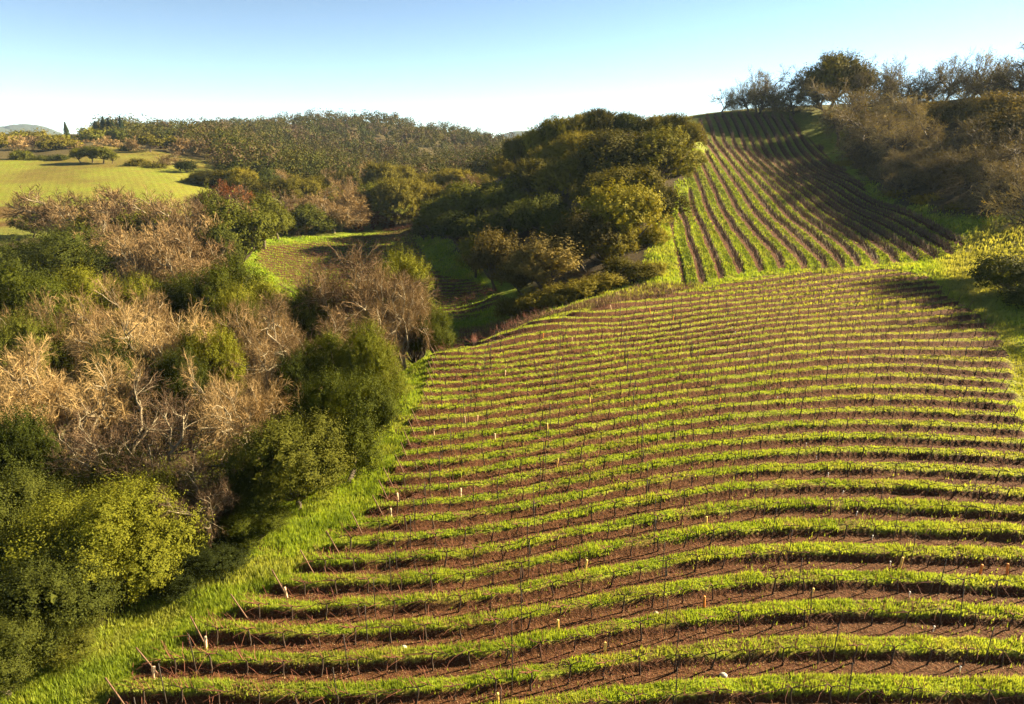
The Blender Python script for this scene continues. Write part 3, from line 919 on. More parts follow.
# ---- the left field's own trees, hedges and the ridge above it
place_group([('oak_mid', 79, 148, 282, 17), ('oak_mid', 91, 146, 282, 19), ('oak_mid', 102, 146, 281, 18), ('oak_mid', 111, 151, 281, 11)], 'dark round oaks standing in the left field', 'dark oaks in the left field')
place('bare_mid', 168, 151, 285, 24, 'rusty bare tree standing in the left field hedge', 'trees in the left field hedge')
place('bush_mid', 138, 158, 276, 20, 'low dark bush in the left field hedge', 'trees in the left field hedge')
place('dark_mid', 40, 155, 296, 22, 'dark hedge bush at the left of the field', 'trees in the left field hedge')
place('dark_mid', 58, 154, 294, 18, 'small dark hedge bush left of the round oaks', 'trees in the left field hedge')
place('dark_mid', 185, 160, 262, 20, 'dark hedge bush at the right end of the field hedge', 'trees in the left field hedge')
place('oak_mid', 20, 150, 300, 20, 'round oak at the far left of the field', 'trees in the left field hedge')
place('bush_mid', 155, 162, 272, 22, 'second low dark bush in the left field hedge', 'trees in the left field hedge')
place_group([('live_mid', x, y, 235, w) for x, y, w in ((198, 172, 22), (212, 170, 26), (228, 171, 26), (243, 168, 24), (190, 178, 18))], 'dark oaks ending the left field', 'oaks right of the left field')
place_group([('conifer', x, y, 455, w) for x, y, w in ((96, 121, 10), (104, 117, 11), (109, 118, 9), (113, 120, 9), (121, 116, 9), (66, 122, 7))], 'dark pointed conifers on the left ridge', 'conifers on the left ridge')
rid = []
for x in range(-8, 235, 10):
    rid.append((['oak_far', 'live_far', 'oak_far', 'bare_far'][g.integers(0, 4)], x + g.normal() * 2.5, 129 + g.normal() * 2.5 + (2 if x > 120 else 0) + (3 if x < 80 else 0) + (1 if 20 < x < 60 else 0), 430 + g.normal() * 14 + (60 if x > 140 else 0), 15 + g.random() * 8))
place_group(rid, 'trees along the skyline of the left ridge', 'trees along the left ridge')
rid = []
for x in range(-6, 232, 11):
    rid.append((['live_far', 'bare_far', 'bare_far', 'bare_far'][g.integers(0, 4)], x + g.normal() * 2.5, 138 + g.normal() * 2, 345 + g.normal() * 10, 18 + g.random() * 8))
place_group(rid, 'brown trees bordering the left field top', 'brown trees above the left field')
# ---- the grove on the knoll
for q in [
    ('bright_mid', 655, 128, 166, 74, 'yellow lit oak beside the huge oak on the knoll shoulder'),
    ('live_mid', 622, 132, 166, 84, 'huge yellow lit oak on the right shoulder of the knoll grove'),
    ('bright_mid', 622, 184, 114, 78, 'bright yellow green oak at the front right of the knoll grove'),
    ('live_mid', 657, 186, 130, 46, 'olive oak behind the bright front right oak of the grove'),
    ('live_mid', 632, 166, 138, 66, 'shaded oak just behind the bright front right oak'),
    ('bright_mid', 650, 226, 119, 34, 'small olive oak under the bright front right oak'),
    ('live_mid', 610, 226, 110, 52, 'shaded oak below the bright front right oak'),
    ('grey_mid', 585, 212, 110, 66, 'soft grey green tree left of the bright front right oak'),
    ('grey_mid', 545, 238, 104, 64, 'soft grey tree at the front of the knoll grove'),
    ('grey_mid', 495, 230, 122, 50, 'pale grey green willow at the left foot of the knoll'),
    ('grey_mid', 522, 258, 108, 46, 'low grey bush between the two soft grey trees'),
    ('bare_mid', 572, 262, 106, 34, 'small bare grey tree in the shade at the knoll foot'),
]:
    place(*q[:5], label=q[5], group='trees of the knoll grove')
place_group([('oak_mid', x, y + (x * 7919 % 11) - 5, d, w * .82) for x, y, d, w in ((432, 206, 178, 44), (448, 196, 172, 60), (470, 186, 170, 70), (500, 178, 168, 74), (458, 214, 152, 60), (488, 208, 148, 60), (520, 200, 146, 60), (478, 235, 136, 40), (425, 222, 182, 30), (560, 215, 133, 50), (545, 195, 140, 60))],
            'dark oaks shaded at the knoll left', 'dark oaks of the knoll grove')
place_group([(['live_mid', 'oak_mid', 'live_mid', 'bright_mid', 'live_mid'][x % 5], x, y + (x * 7919 % 9) - 4, d, w * .80) for x, y, d, w in ((520, 140, 196, 44), (538, 130, 197, 44), (558, 120, 197, 46), (580, 114, 197, 46), (602, 112, 198, 44), (626, 113, 198, 44), (650, 114, 196, 40), (672, 114, 190, 44), (690, 124, 184, 34), (696, 148, 176, 26), (505, 152, 204, 44), (528, 136, 212, 44), (550, 125, 220, 46), (572, 118, 222, 46), (594, 114, 224, 46), (616, 114, 222, 46), (640, 115, 220, 44), (662, 115, 218, 44))],  # rearmost oaks on the hidden back slope added to shade the valley
            'oaks along the crown of the knoll grove', 'oaks along the knoll top')
place_group([(['live_mid', 'oak_mid', 'live_mid', 'bright_mid', 'live_mid'][x % 5], x, y + (x * 7919 % 9) - 4, d, w * .80) for x, y, d, w in ((535, 158, 172, 60), (562, 160, 165, 66), (590, 150, 170, 70), (575, 135, 184, 60), (610, 132, 184, 60), (552, 145, 182, 54), (600, 175, 146, 66), (665, 138, 178, 40))],
            'oaks on the face of the knoll grove', 'oaks on the knoll face')
place_group([('bush_mid', x, y, d, w) for x, y, d, w in ((640, 262, 101, 34), (618, 255, 103, 30), (607, 272, 99, 36), (585, 278, 97, 40), (560, 284, 97, 42), (535, 290, 97, 40), (512, 296, 99, 36), (655, 262, 102, 24))],
            'low shrubs along the foot of the knoll', 'shrubs at the knoll foot')
# ---- right hand woods
place_group([('half_mid', x, y, d, w) for x, y, d, w in ((855, 76, 232, 66), (838, 95, 222, 44), (878, 98, 196, 74), (905, 104, 182, 70), (862, 122, 205, 50), (930, 112, 180, 66), (952, 118, 168, 76), (985, 118, 160, 80), (1015, 128, 152, 76), (1060, 165, 126, 80), (915, 140, 170, 50), (890, 150, 180, 46), (868, 138, 190, 50), (890, 152, 172, 48), (912, 158, 160, 52), (938, 154, 151, 56), (962, 150, 145, 60), (990, 148, 139, 66), (1018, 144, 135, 70), (882, 104, 215, 60), (910, 98, 212, 62), (945, 96, 205, 62), (985, 94, 196, 66), (1015, 92, 190, 66), (1005, 168, 132, 56), (985, 182, 129, 44), (1030, 175, 132, 60), (975, 150, 142, 54), (945, 148, 152, 50), (905, 152, 166, 40))],
            'half bare olive brown trees on the right hillside', 'olive brown trees on the right hillside')
place_group([('sky_mid', x, y, d, w) for x, y, d, w in ((731, 86, 268, 30), (744, 80, 270, 34), (757, 67, 270, 42), (768, 72, 262, 36), (780, 66, 268, 42), (793, 66, 260, 44), (808, 62, 264, 46), (820, 66, 258, 40), (872, 58, 250, 42), (888, 64, 240, 44), (903, 58, 246, 50), (920, 66, 236, 44), (938, 62, 240, 48), (955, 54, 234, 52), (974, 54, 226, 52), (992, 50, 230, 56), (1008, 48, 215, 60), (1024, 44, 220, 60), (1045, 42, 208, 60))],
            'thin dark trees along the right crest', 'skyline trees on the right crest')
place('live_mid', 832, 52, 262, 62, 'tall dense dark oak standing highest on the right crest', 'skyline trees on the right crest')
place('live_mid', 856, 64, 256, 34, 'smaller dense oak beside the tall crest oak', 'skyline trees on the right crest')
place_group([('grey_mid', x, y, d, w) for x, y, d, w in ((985, 96, 196, 50), (1012, 92, 186, 60), (950, 100, 200, 46), (920, 104, 215, 40), (1040, 100, 170, 70), (1000, 110, 170, 60))],
            'brown shrubby trees under the right crest', 'shrubby trees under the right crest')
place_group([('bush_mid', x, y, d, w) for x, y, d, w in ((845, 160, 200, 24), (872, 172, 182, 28), (898, 192, 160, 30), (930, 200, 147, 34), (960, 208, 136, 30))],
            'low bushes under the right hillside trees', 'bushes under the right hillside trees')
place('dark_mid', 1012, 254, 88, 62, 'dark shaded bush at the right edge below the grass track', 'bushes at the right edge')
place('dark_mid', 1034, 284, 82, 56, 'second dark bush cut by the right edge below the track', 'bushes at the right edge')
# ---- trees just outside the right edge that throw the shade lying on the field
for (x, y, h) in ((79, 102, 16), (87, 105, 17), (75, 82, 15), (80, 86, 16), (71, 74, 13), (65, 66, 13), (59, 57, 10)):
    o = copy_tree(PROTO[[k for k in PROTO if k[0] == 'half_mid'][(int(x)) % len([k for k in PROTO if k[0] == 'half_mid'])]])
    o.location = (x, y, gz(x, y) - .05); o.scale = (h / 11, h / 11, h / 11); o.rotation_euler.z = x
    o['label'] = 'olive brown tree standing outside the right edge beside the grass track'; o['group'] = 'trees beside the track outside the view'


# ------------------------------------------------------------------ far woodland (one mass)
def far_wood():
    g = np.random.default_rng(17)
    Vs, Fs, mi, off = [], [], [], 0
    cnt = 0
    cand = []
    for _ in range(6500):
        r = math.exp(g.uniform(math.log(285), math.log(900))); a = math.radians(g.uniform(-42, 4))
        x, y = r * math.sin(a), r * math.cos(a)
        cand.append((x, y, r))
    cand = np.array(cand)
    Q = cand[:, :2]
    dl = np.minimum(sdf(LFIELD, Q), sdf(LSOIL, Q))
    ok = (dl > 5) & (fbm(Q[:, 0] * .012, Q[:, 1] * .012, 5, 3) > .35)
    ok &= ~((cand[:, 2] < 470) & (np.degrees(np.arctan2(Q[:, 0], Q[:, 1])) < -24))
    ok &= np.degrees(np.arctan2(Q[:, 0], Q[:, 1])) > -30
    cand = cand[ok]
    zz = ground(cand[:, 0], cand[:, 1])
    for (x, y, r), z in zip(cand, zz):
        H = 4.5 + 11.5 * g.random() ** 1.7; W = H * g.uniform(.8, 1.3)
        n = 170 if r < 500 else 110
        nl = 4
        c = np.stack([g.normal(size=nl) * .2 * W, g.normal(size=nl) * .2 * W, H * (.45 + .3 * g.random(nl))], 1)
        li = g.integers(0, nl, n); d = g.normal(size=(n, 3)); d[:, 2] += .3; d /= np.linalg.norm(d, axis=1, keepdims=True)
        P = c[li] + d * W * .27 * (.6 + .5 * g.random((n, 1))) + np.array([x, y, z])
        v, f = leaf_quads(P, d, np.full(n, (.42 if r < 500 else .62)), g, .7, .35)
        Vs.append(v); Fs.append(f + off); off += len(v)
        mi.append(np.full(n, g.choice(4, p=[.36, .36, .18, .10])))
        cnt += 1
    o = mesh_np('far_woodland', np.concatenate(Vs), [np.concatenate(Fs)], None, False, mats=[MAT['faroak'], MAT['farlive'], MAT['fartwig'], MAT['farolive']], midx=np.concatenate(mi))
    tag(o, 'mixed brown and green woodland covering the far hills', 'woodland', kind='stuff')
    print('far trees', cnt)


MAT['fartwig'] = leaf_mat('far_twigs', [(.3, (.05, .03, .018)), (.5, (.085, .055, .030)), (.72, (.13, .085, .045))], transl=.1, nscale=.05)
MAT['faroak'] = leaf_mat('far_oak_leaves', [(.3, (.018, .024, .005)), (.5, (.045, .052, .008)), (.72, (.08, .08, .012))], transl=.15, nscale=.05)
MAT['farlive'] = leaf_mat('far_live_oak_leaves', [(.3, (.028, .028, .006)), (.5, (.065, .058, .010)), (.72, (.11, .095, .014))], transl=.15, nscale=.05)
MAT['farolive'] = leaf_mat('far_olive_leaves', [(.3, (.04, .034, .012)), (.5, (.08, .065, .022)), (.72, (.13, .10, .035))], transl=.15, nscale=.05)
far_wood()

# ------------------------------------------------------------------ vines, posts, sleeves
def invert_rows(PH, xs, ys, targets, offset=0.0):
    X, Y = np.meshgrid(xs, ys, indexing='ij')
    ph = PH(np.stack([X.ravel() / 10, Y.ravel() / 10], 1)).reshape(X.shape)
    out = {}
    for k in targets:
        line = []
        for i, x in enumerate(xs):
            col = ph[i]
            s = np.where((col[:-1] < k) & (col[1:] >= k))[0]
            if len(s) == 0: continue
            j = s[0]; t = (k - col[j]) / (col[j + 1] - col[j] + 1e-9)
            line.append((x, ys[j] + t * (ys[j + 1] - ys[j])))
        out[k] = np.array(line)
    return out


def resample(L, step, start=0.0):
    if len(L) < 2: return np.zeros((0, 2)), np.zeros(0)
    ds = np.hypot(*np.diff(L, axis=0).T); s = np.concatenate([[0], np.cumsum(ds)])
    q = np.arange(start, s[-1], step)
    P = np.stack([np.interp(q, s, L[:, 0]), np.interp(q, s, L[:, 1])], 1)
    e = .3
    P2 = np.stack([np.interp(q + e, s, L[:, 0]), np.interp(q + e, s, L[:, 1])], 1)
    P1 = np.stack([np.interp(q - e, s, L[:, 0]), np.interp(q - e, s, L[:, 1])], 1)
    T = P2 - P1
    return P, np.arctan2(T[:, 1], T[:, 0])


rows = invert_rows(PH1, np.arange(-18, 66, .4), np.arange(15, 108, .4), [k - .40 for k in range(-1, 33)])
VINES = []
POSTS = []
ENDS = []
rr_ = np.random.default_rng(11)
for k, L in rows.items():
    if len(L) < 3: continue
    ins = sdf(MAIN, L) < .35
    if not ins.any(): continue
    idx = np.where(ins)[0]; L = L[idx[0]:idx[-1] + 1]
    P, A = resample(L, 1.45, .5 + rr_.random() * .4)
    for p, a in zip(P, A): VINES.append((p[0], p[1], a, k))
    cpos = L[:, 0] - .11 * L[:, 1] - 4.15
    fl = np.floor(cpos / 6.3)
    for i in np.where(np.diff(fl) > 0)[0]:
        if 2 < i < len(L) - 3:
            POSTS.append((L[i, 0], L[i, 1], k))
    ENDS.append((L[0], L[-1], k))
VINES = np.array(VINES)
print('vines', len(VINES), 'posts', len(POSTS), 'rows', len(ENDS))


def vine_geo(seed):
    g = np.random.default_rng(seed)
    m = 5; t = np.linspace(0, 1, m)
    tr = np.stack([np.cumsum(g.normal(size=m) * .022), np.cumsum(g.normal(size=m) * .022), t * .75], 1); tr[0] = 0
    arms = []
    for s in (-1, 1):
        arms.append(np.stack([tr[-1, 0] + s * t * .55, tr[-1, 1] + g.normal(size=m) * .02, .75 + .08 * np.sin(t * PI) + g.normal(size=m) * .015], 1))
    v1, f1 = merge([tubes(tr[None], (.04 * (1 - .3 * t))[None], 5), tubes(np.array(arms), np.tile(.025 * (1 - .5 * t), (2, 1)), 4)])
    nc = g.integers(9, 14)
    cs = []
    m2 = 4; s2 = np.linspace(0, 1, m2)[:, None]
    for i in range(nc):
        a = arms[g.integers(0, 2)]; st = a[g.integers(0, m)]
        d = np.array([-.65 + g.normal() * .45, -.1 + g.normal() * .35, .75 + g.normal() * .35]); d /= np.linalg.norm(d)
        ln = g.uniform(.45, 1.15)
        c = st + d * ln * s2 + np.array([0, 0, -.18]) * s2 ** 2 * ln + np.cumsum(g.normal(size=(m2, 3)) * .025, 0) * (s2 > 0)
        cs.append(c)
    v2, f2 = tubes(np.array(cs), np.tile(.013 * (1 - .5 * s2[:, 0]), (nc, 1)), 3)
    return (v1, f1), (v2, f2)


VG = [vine_geo(200 + i) for i in range(6)]
vr = np.hypot(VINES[:, 0], VINES[:, 1])
# near vines in view first
azv = np.degrees(np.arctan2(VINES[:, 0], VINES[:, 1]))
inview = (np.abs(azv) < 47) & (vr > 19)
order = np.argsort(np.where(inview, vr, vr + 500))
near_ids = order[:290]; rest_ids = order[290:]
vprot = []
for i, ((v1, f1), (v2, f2)) in enumerate(VG):
    vprot.append((mesh_np('trunk', v1, [f1], MAT['vbark'], True, link=False), mesh_np('canes', v2, [f2], MAT['cane'], True, link=False)))
protos = {}
for n_, i in enumerate(near_ids):
    x, y, a, k = VINES[i]
    j = n_ % len(VG)
    if j not in protos:
        o = thing('grapevine', 'leafless grapevine with reddish canes standing in the near vineyard rows', 'grapevine', group='leafless grapevines of the near rows')
        child('trunk', vprot[j][0], o); child('canes', vprot[j][1], o); protos[j] = o
    else:
        o = copy_tree(protos[j])
    o.location = (x, y, gz(x, y) - .02)
    sgn = 0
    o.rotation_euler = (0, 0, a + sgn + rr_.normal() * .1)
    s = .85 + .3 * rr_.random(); o.scale = (s, s, s)

# the remaining vines, all one mass
parts, mi = [], []


def stamp(v, x, y, z, a, s):
    ca, sa = math.cos(a), math.sin(a)
    w = v * s
    return np.stack([w[:, 0] * ca - w[:, 1] * sa + x, w[:, 0] * sa + w[:, 1] * ca + y, w[:, 2] + z], 1)


zr = ground(VINES[rest_ids, 0], VINES[rest_ids, 1])
for (x, y, a, k), z in zip(VINES[rest_ids], zr):
    (v1, f1), (v2, f2) = VG[rr_.integers(0, 6)]
    s = .85 + .3 * rr_.random()
    parts.append((stamp(v1, x, y, z, a, s), f1)); mi.append(np.zeros(len(f1)))
    parts.append((stamp(v2, x, y, z, a, s), f2)); mi.append(np.ones(len(f2)))
# upper block vines: taller unpruned canes
XS = np.arange(14, 112, .8); YS = np.arange(92, 285, .8)
UX, UY = np.meshgrid(XS, YS, indexing='ij')
ph2 = PH2(np.stack([UX.ravel() / 10, UY.ravel() / 10], 1)).reshape(UX.shape)
UV = []
for j, y in enumerate(YS):
    col = ph2[:, j]
    for k in range(-1, 24):
        s = np.where((col[:-1] < k) & (col[1:] >= k))[0]
        if len(s) == 0: continue
        i = s[0]; t = (k - col[i]) / (col[i + 1] - col[i] + 1e-9)
        UV.append((XS[i] + t * .8, y, k))
UV = np.array(UV)
UV = UV[sdf(UPPER, UV[:, :2]) < -.3]
zu = ground(UV[:, 0], UV[:, 1])
print('upper vines', len(UV))
def upper_vine(g, n):
    t = np.linspace(0, 1, 3)[:, None]
    cs = []
    for i in range(n):
        st = np.array([g.normal() * .12, g.normal() * .45, .25 + .55 * g.random()])
        d = np.array([g.normal() * .28, g.normal() * .45, 1.0]); d /= np.linalg.norm(d)
        cs.append(st + d * g.uniform(.4, 1.0) * t)
    v, f = ribbons(np.array(cs), np.full((n, 3), .035) * np.array([1, .8, .5]), g)
    return v, f
gq = np.random.default_rng(3)
UG = [upper_vine(gq, 22) for _ in range(8)]
tt = np.linspace(0, 1, 3)
UT = tubes(np.stack([tt * 0, tt * 0, tt * .8], 1)[None], np.full((1, 3), .05), 4)
for (x, y, k), z in zip(UV, zu):
    v, f = UG[gq.integers(0, 8)]
    parts.append((stamp(v, x, y, z, gq.normal() * .2, 1.05), f)); mi.append(np.full(len(f), 2))
    if gq.random() < .5:
        parts.append((stamp(UT[0], x, y, z, 0, 1), UT[1])); mi.append(np.zeros(len(UT[1])))
# valley vines
vx = []
for k in range(-60, 130):
    for x in np.arange(-80, 2, 1.6):
        y = (k + .5) * 2.4 - .25 * x
        vx.append((x + rr_.normal() * .1, y))
vx = np.array(vx); vx = vx[(sdf(VALLEY, vx) < -.5)]
zv = ground(vx[:, 0], vx[:, 1])
for (x, y), z in zip(vx, zv):
    (v1, f1), (v2, f2) = VG[rr_.integers(0, 6)]
    parts.append((stamp(v1, x, y, z, 0, 1), f1)); mi.append(np.zeros(len(f1)))
    parts.append((stamp(v2, x, y, z, 0, 1.2), f2)); mi.append(np.ones(len(f2)))
v, f = merge(parts)
MAT['ucane'] = plain_mat('tall_vine_canes', (.085, .048, .035), (.17, .105, .07), 2)
o = mesh_np('grapevines', v, [f], None, False, mats=[MAT['vbark'], MAT['cane'], MAT['ucane']], midx=np.concatenate(mi))
tag(o, 'leafless grapevines in the farther rows of every vineyard block', 'grapevines', kind='stuff')


def box_bar(w, h, lean=0.0, cap=False):
    """a slim square stake, tapered a little"""
    t = np.linspace(0, 1, 4)
    P = np.stack([lean * t * h, t * 0, t * h - .1], 1)[None]
    vv, ff = tubes(P, np.full((1, 4), w) * np.array([1, 1, .97, .9]), 5)
    n = len(vv)
    top = np.array([[n - 5, n - 4, n - 3, n - 2, n - 1]])
    return vv, [ff, top]


# line posts
vv, ff = box_bar(.022, 2.0)
me_post = mesh_np('post', vv, ff, MAT['steel'], False, link=False)
po = sorted(POSTS, key=lambda q: math.hypot(q[0], q[1]))[:295]
first = None
for (x, y, k) in po:
    if first is None:
        o = bpy.data.objects.new('vineyard_stake', me_post); C.objects.link(o); first = o
    else:
        o = first.copy(); C.objects.link(o)
    o.location = (x, y, gz(x, y)); o.rotation_euler = (rr_.normal() * .02, rr_.normal() * .02, rr_.random() * 3)
    tag(o, 'thin dark upright stake in the vineyard rows', 'stake', 'upright stakes of the vineyard rows')

# end posts
vv, ff = box_bar(.032, 1.5)
me_end = mesh_np('post', vv, ff, MAT['wood'], False, link=False)
first = None
nl_ = nr_ = 0
for (a, b, k) in ENDS:
    for side, p in (('left', a), ('right', b)):
        r = math.hypot(p[0], p[1])
        if p[1] < 19.5 or abs(math.degrees(math.atan2(p[0], p[1]))) > 40: continue
        if side == 'left': nl_ += 1
        else: nr_ += 1
        if first is None:
            o = bpy.data.objects.new('end_post', me_end); C.objects.link(o); first = o
        else:
            o = first.copy(); C.objects.link(o)
        o.location = (p[0], p[1], gz(p[0], p[1]))
        o.rotation_euler = (rr_.normal() * .04, (-.36 if side == 'left' else .30) + rr_.normal() * .04, 0)
        c_ = nl_ if side == 'left' else nr_
        tag(o, f'leaning brown end post of the {ordinal(c_)} row end up the {side} side', 'post', f'end posts of the {side} side')
# posts at the foot of the upper block
first = None
cnt = 0
for k in range(0, 15):
    s = UV[np.round(UV[:, 2]) == k]
    if len(s) == 0: continue
    p = s[np.argmin(s[:, 1])]
    o = bpy.data.objects.new('end_post', me_end) if first is None else first.copy()
    C.objects.link(o); first = first or o
    cnt += 1
    o.location = (p[0], p[1] - .3, gz(p[0], p[1] - .3)); o.rotation_euler = (.2, 0, 0)
    tag(o, f'grey post at the foot of the {ordinal(cnt)} upper vineyard row from the left', 'post', 'posts at the foot of the upper rows')

# vine sleeves (short coloured guards round young vines)
def sleeve():
    t = np.array([0, .02, .5, .98, 1.0]); n = len(t)
    P = np.stack([t * 0, t * 0, t * .62 - .03], 1)[None]
    vv, ff = tubes(P, np.array([[.052, .056, .055, .056, .05]]), 8)
    top = np.arange(len(vv) - 8, len(vv))[None]
    return vv, [ff, top]


vv, ff = sleeve()
SL = {c: mesh_np('sleeve', vv, ff, MAT['tube_' + c], False, link=False) for c in 'yop'}
vs, fs = tubes(np.array([[[.03, .09, -.1], [.03, .09, .4], [.035, .09, .85]]]), np.full((1, 3), .012), 4)
me_stk = mesh_np('stick', vs, [fs], MAT['wood'], False, link=False)
TUBES = [(154, 681, 'p'), (206, 649, 'p'), (287, 598, 'p'), (398, 502, 'p'), (460.6, 498, 'p'), (391, 518, 'p'), (556.5, 467, 'y'), (585, 574, 'y'), (558, 634, 'y'), (605, 656, 'y'), (498, 703, 'y'), (706, 528, 'y'), (704, 608, 'o'), (900, 568, 'y'), (980, 573, 'o'), (1007, 574, 'o'), (810, 598, 'y'),
         (465, 424, 'p'), (477, 423, 'p'), (434, 437, 'p'), (495, 441, 'p'), (547.6, 435, 'y'), (590, 405, 'y'), (590, 390, 'y'), (614, 363, 'y'), (505, 377, 'p'), (572, 343, 'p'), (611, 312, 'p'), (650, 316, 'o'), (673, 322, 'o'), (543, 341, 'o'), (734.7, 313, 'o'), (784.6, 291, 'o'), (799, 317, 'o'), (816.7, 320, 'o'), (848, 363, 'o'), (719.5, 405, 'o')]
CN = {'y': 'yellow', 'o': 'orange', 'p': 'peach'}
tl = []
for (a, b, c) in TUBES:
    q = unproject(a, b); tl.append((q[0], q[1], c, a, b))
first = {}
srt = {c: sorted([t for t in tl if t[2] == c], key=lambda t: -t[4]) for c in 'yop'}
for c in 'yop':
    for i, (x, y, c_, a, b) in enumerate(srt[c]):
        if c not in first:
            o = thing('vine_sleeve', 'x', 'vine sleeve'); child('sleeve', SL[c], o); child('stick', me_stk, o); first[c] = o
        else:
            o = copy_tree(first[c])
        o.location = (x, y, gz(x, y)); o.rotation_euler = (rr_.normal() * .07, rr_.normal() * .09, rr_.random() * 6)
        tag(o, f'{CN[c]} sleeve standing in the vineyard soil, {ordinal(i + 1)} of the {CN[c]} ones from the bottom', 'vine sleeve', f'{CN[c]} vine sleeves')

# white irrigation risers, one per row on a slanting line
RIS = [(724, 320), (727.7, 326), (731.6, 332), (735, 336.5), (739.6, 344), (743.5, 351), (748.5, 357), (753, 365), (758.7, 373), (764, 381.5), (770, 390), (777, 400), (782, 411), (791.6, 422), (798, 433), (806, 446), (816, 460), (828, 477), (842, 495), (856, 516), (872, 540), (890, 566), (909, 597), (933, 631), (959.5, 672)]
pv = [tubes(np.array([[[0, 0, -.1], [0, 0, .1], [0, 0, .22]]]), np.full((1, 3), .018), 6)]
vv, ff = pv[0]
me_ris = mesh_np('pipe', vv, [ff, np.arange(len(vv) - 6, len(vv))[None]], MAT['white'], False, link=False)
v2, f2 = tubes(np.array([[[0, 0, .22], [0, 0, .24], [0, 0, .28], [0, 0, .285]]]), np.array([[.018, .036, .036, .018]]), 6)
me_val = mesh_np('valve', v2, [f2, np.arange(len(v2) - 6, len(v2))[None]], MAT['white'], False, link=False)
first = None
for i, (a, b) in enumerate(sorted(RIS, key=lambda t: -t[1])):
    q = unproject(a, b)
    if first is None:
        o = thing('irrigation_riser', 'x', 'pipe'); child('pipe', me_ris, o); child('valve', me_val, o); first = o
    else: o = copy_tree(first)
    o.location = (q[0], q[1], gz(q[0], q[1])); o.rotation_euler = (rr_.normal() * .08, rr_.normal() * .08, 0)
    tag(o, f'short white irrigation pipe between rows, {ordinal(i + 1)} of its slanting line from the bottom', 'pipe', 'white irrigation pipes')

# stones
for (a, b, s, lab) in ((723, 678, .16, 'round pale stone on the soil near the bottom middle'), (656, 615, .10, 'small pale stone beside a stake in the soil'), (404, 651, .13, 'yellowish stone lying left of centre near the bottom'), (593, 659, .11, 'small rounded stone left of a yellow sleeve')):
    q = unproject(a, b)
    g2 = np.random.default_rng(int(a))
    th_ = np.linspace(0, PI, 8); ph_ = np.linspace(0, 2 * PI, 12, endpoint=False)
    TH, PHH = np.meshgrid(th_, ph_, indexing='ij')
    rad = s * (1 + .18 * (fbm(np.sin(TH) * np.cos(PHH) * 2 + 5, np.cos(TH) * 2 + np.sin(PHH) * np.sin(TH) * 2, int(a), 2) - .5))
    vv = np.stack([rad * np.sin(TH) * np.cos(PHH), rad * np.sin(TH) * np.sin(PHH) * .85, rad * np.cos(TH) * .75], -1).reshape(-1, 3)
    idx = np.arange(96).reshape(8, 12); nx = np.roll(idx, -1, 1)
    F = np.stack([idx[:-1], idx[1:], nx[1:], nx[:-1]], -1).reshape(-1, 4)
    o = mesh_np('stone', vv, [F], MAT['stone'], True)
    o.location = (q[0], q[1], gz(q[0], q[1]) + s * .35)
    tag(o, lab, 'stone')


# ------------------------------------------------------------------ houses on the far ridge
def house(px, py, d, w, dep, h, rz, label):
    p = unproject(px, py)
    p = pt(px, py, d)
    z = gz(p[0], d) - .3
    o = thing('house', label, 'house', (p[0], d, z), rz)
    def bx(x0, x1, y0, y1, z0, z1):
        vv = np.array([(x, y, zz) for zz in (z0, z1) for y in (y0, y1) for x in (x0, x1)], float)
        ff = np.array([[0, 2, 3, 1], [4, 5, 7, 6], [0, 1, 5, 4], [2, 6, 7, 3], [0, 4, 6, 2], [1, 3, 7, 5]])
        return vv, ff
    v_, f_ = bx(-w / 2, w / 2, -dep / 2, dep / 2, 0, h)
    mesh_np('wall', v_, [f_], MAT['plaster'], False, o)
    e = .5
    rv = np.array([(-w / 2 - e, -dep / 2 - e, h), (w / 2 + e, -dep / 2 - e, h), (w / 2 + e, dep / 2 + e, h), (-w / 2 - e, dep / 2 + e, h), (-w / 2 - e, 0, h + dep * .3), (w / 2 + e, 0, h + dep * .3)])
    rv2 = rv.copy(); 
    mesh_np('roof', rv + np.array([0, 0, .02]), [np.array([[0, 1, 5, 4], [2, 3, 4, 5], [0, 3, 2, 1]]), np.array([[0, 4, 3], [1, 2, 5]])], MAT['rooft'], False, o)
    nw = max(2, int(w / 3))
    for i in range(nw):
        cx = -w / 2 + w * (i + .5) / nw
        v_, f_ = bx(cx - .6, cx + .6, -dep / 2 - .04, -dep / 2 + .05, h * .35, h * .8)
        mesh_np('window', v_, [f_], MAT['glass'], False, o)


house(276, 126, 600, 13, 8, 3.4, .25, 'long white house on the far left ridge skyline')
house(291, 127, 615, 7, 6, 3.0, -.1, 'small white outbuilding right of the white ridge house')
house(229, 128, 570, 9, 7, 3.0, .3, 'low white building beside a lone tree on the ridge')
house(57, 138, 415, 9, 6, 2.6, .2, 'small white house among brown trees above the left field')


# ------------------------------------------------------------------ grass, litter and dry weeds (ground cover)
def blades(name, P, h, w, mat, label, cat, lush=None, tilt=.45):
    g = np.random.default_rng(len(P))
    n = len(P)
    a = g.random(n) * 2 * PI
    t = np.stack([np.cos(a), np.sin(a), np.zeros(n)], 1)
    b = g.random(n) * 2 * PI; tl_ = tilt * g.random(n)
    up = np.stack([np.cos(b) * tl_, np.sin(b) * tl_, np.ones(n)], 1)
    hh = (h * (.55 + .8 * g.random(n)))[:, None]; ww = (w * (.7 + .6 * g.random(n)))[:, None]
    Vv = np.stack([P - t * ww, P + t * ww, P + up * hh], 1).reshape(-1, 3)
    o = mesh_np(name, Vv, [np.arange(n * 3).reshape(n, 3)], mat, False)
    if lush is not None:
        at = o.data.attributes.new('lush', 'FLOAT', 'POINT'); at.data.foreach_set('value', np.repeat(lush, 3).astype(np.float32))
    return tag(o, label, cat, kind='stuff')


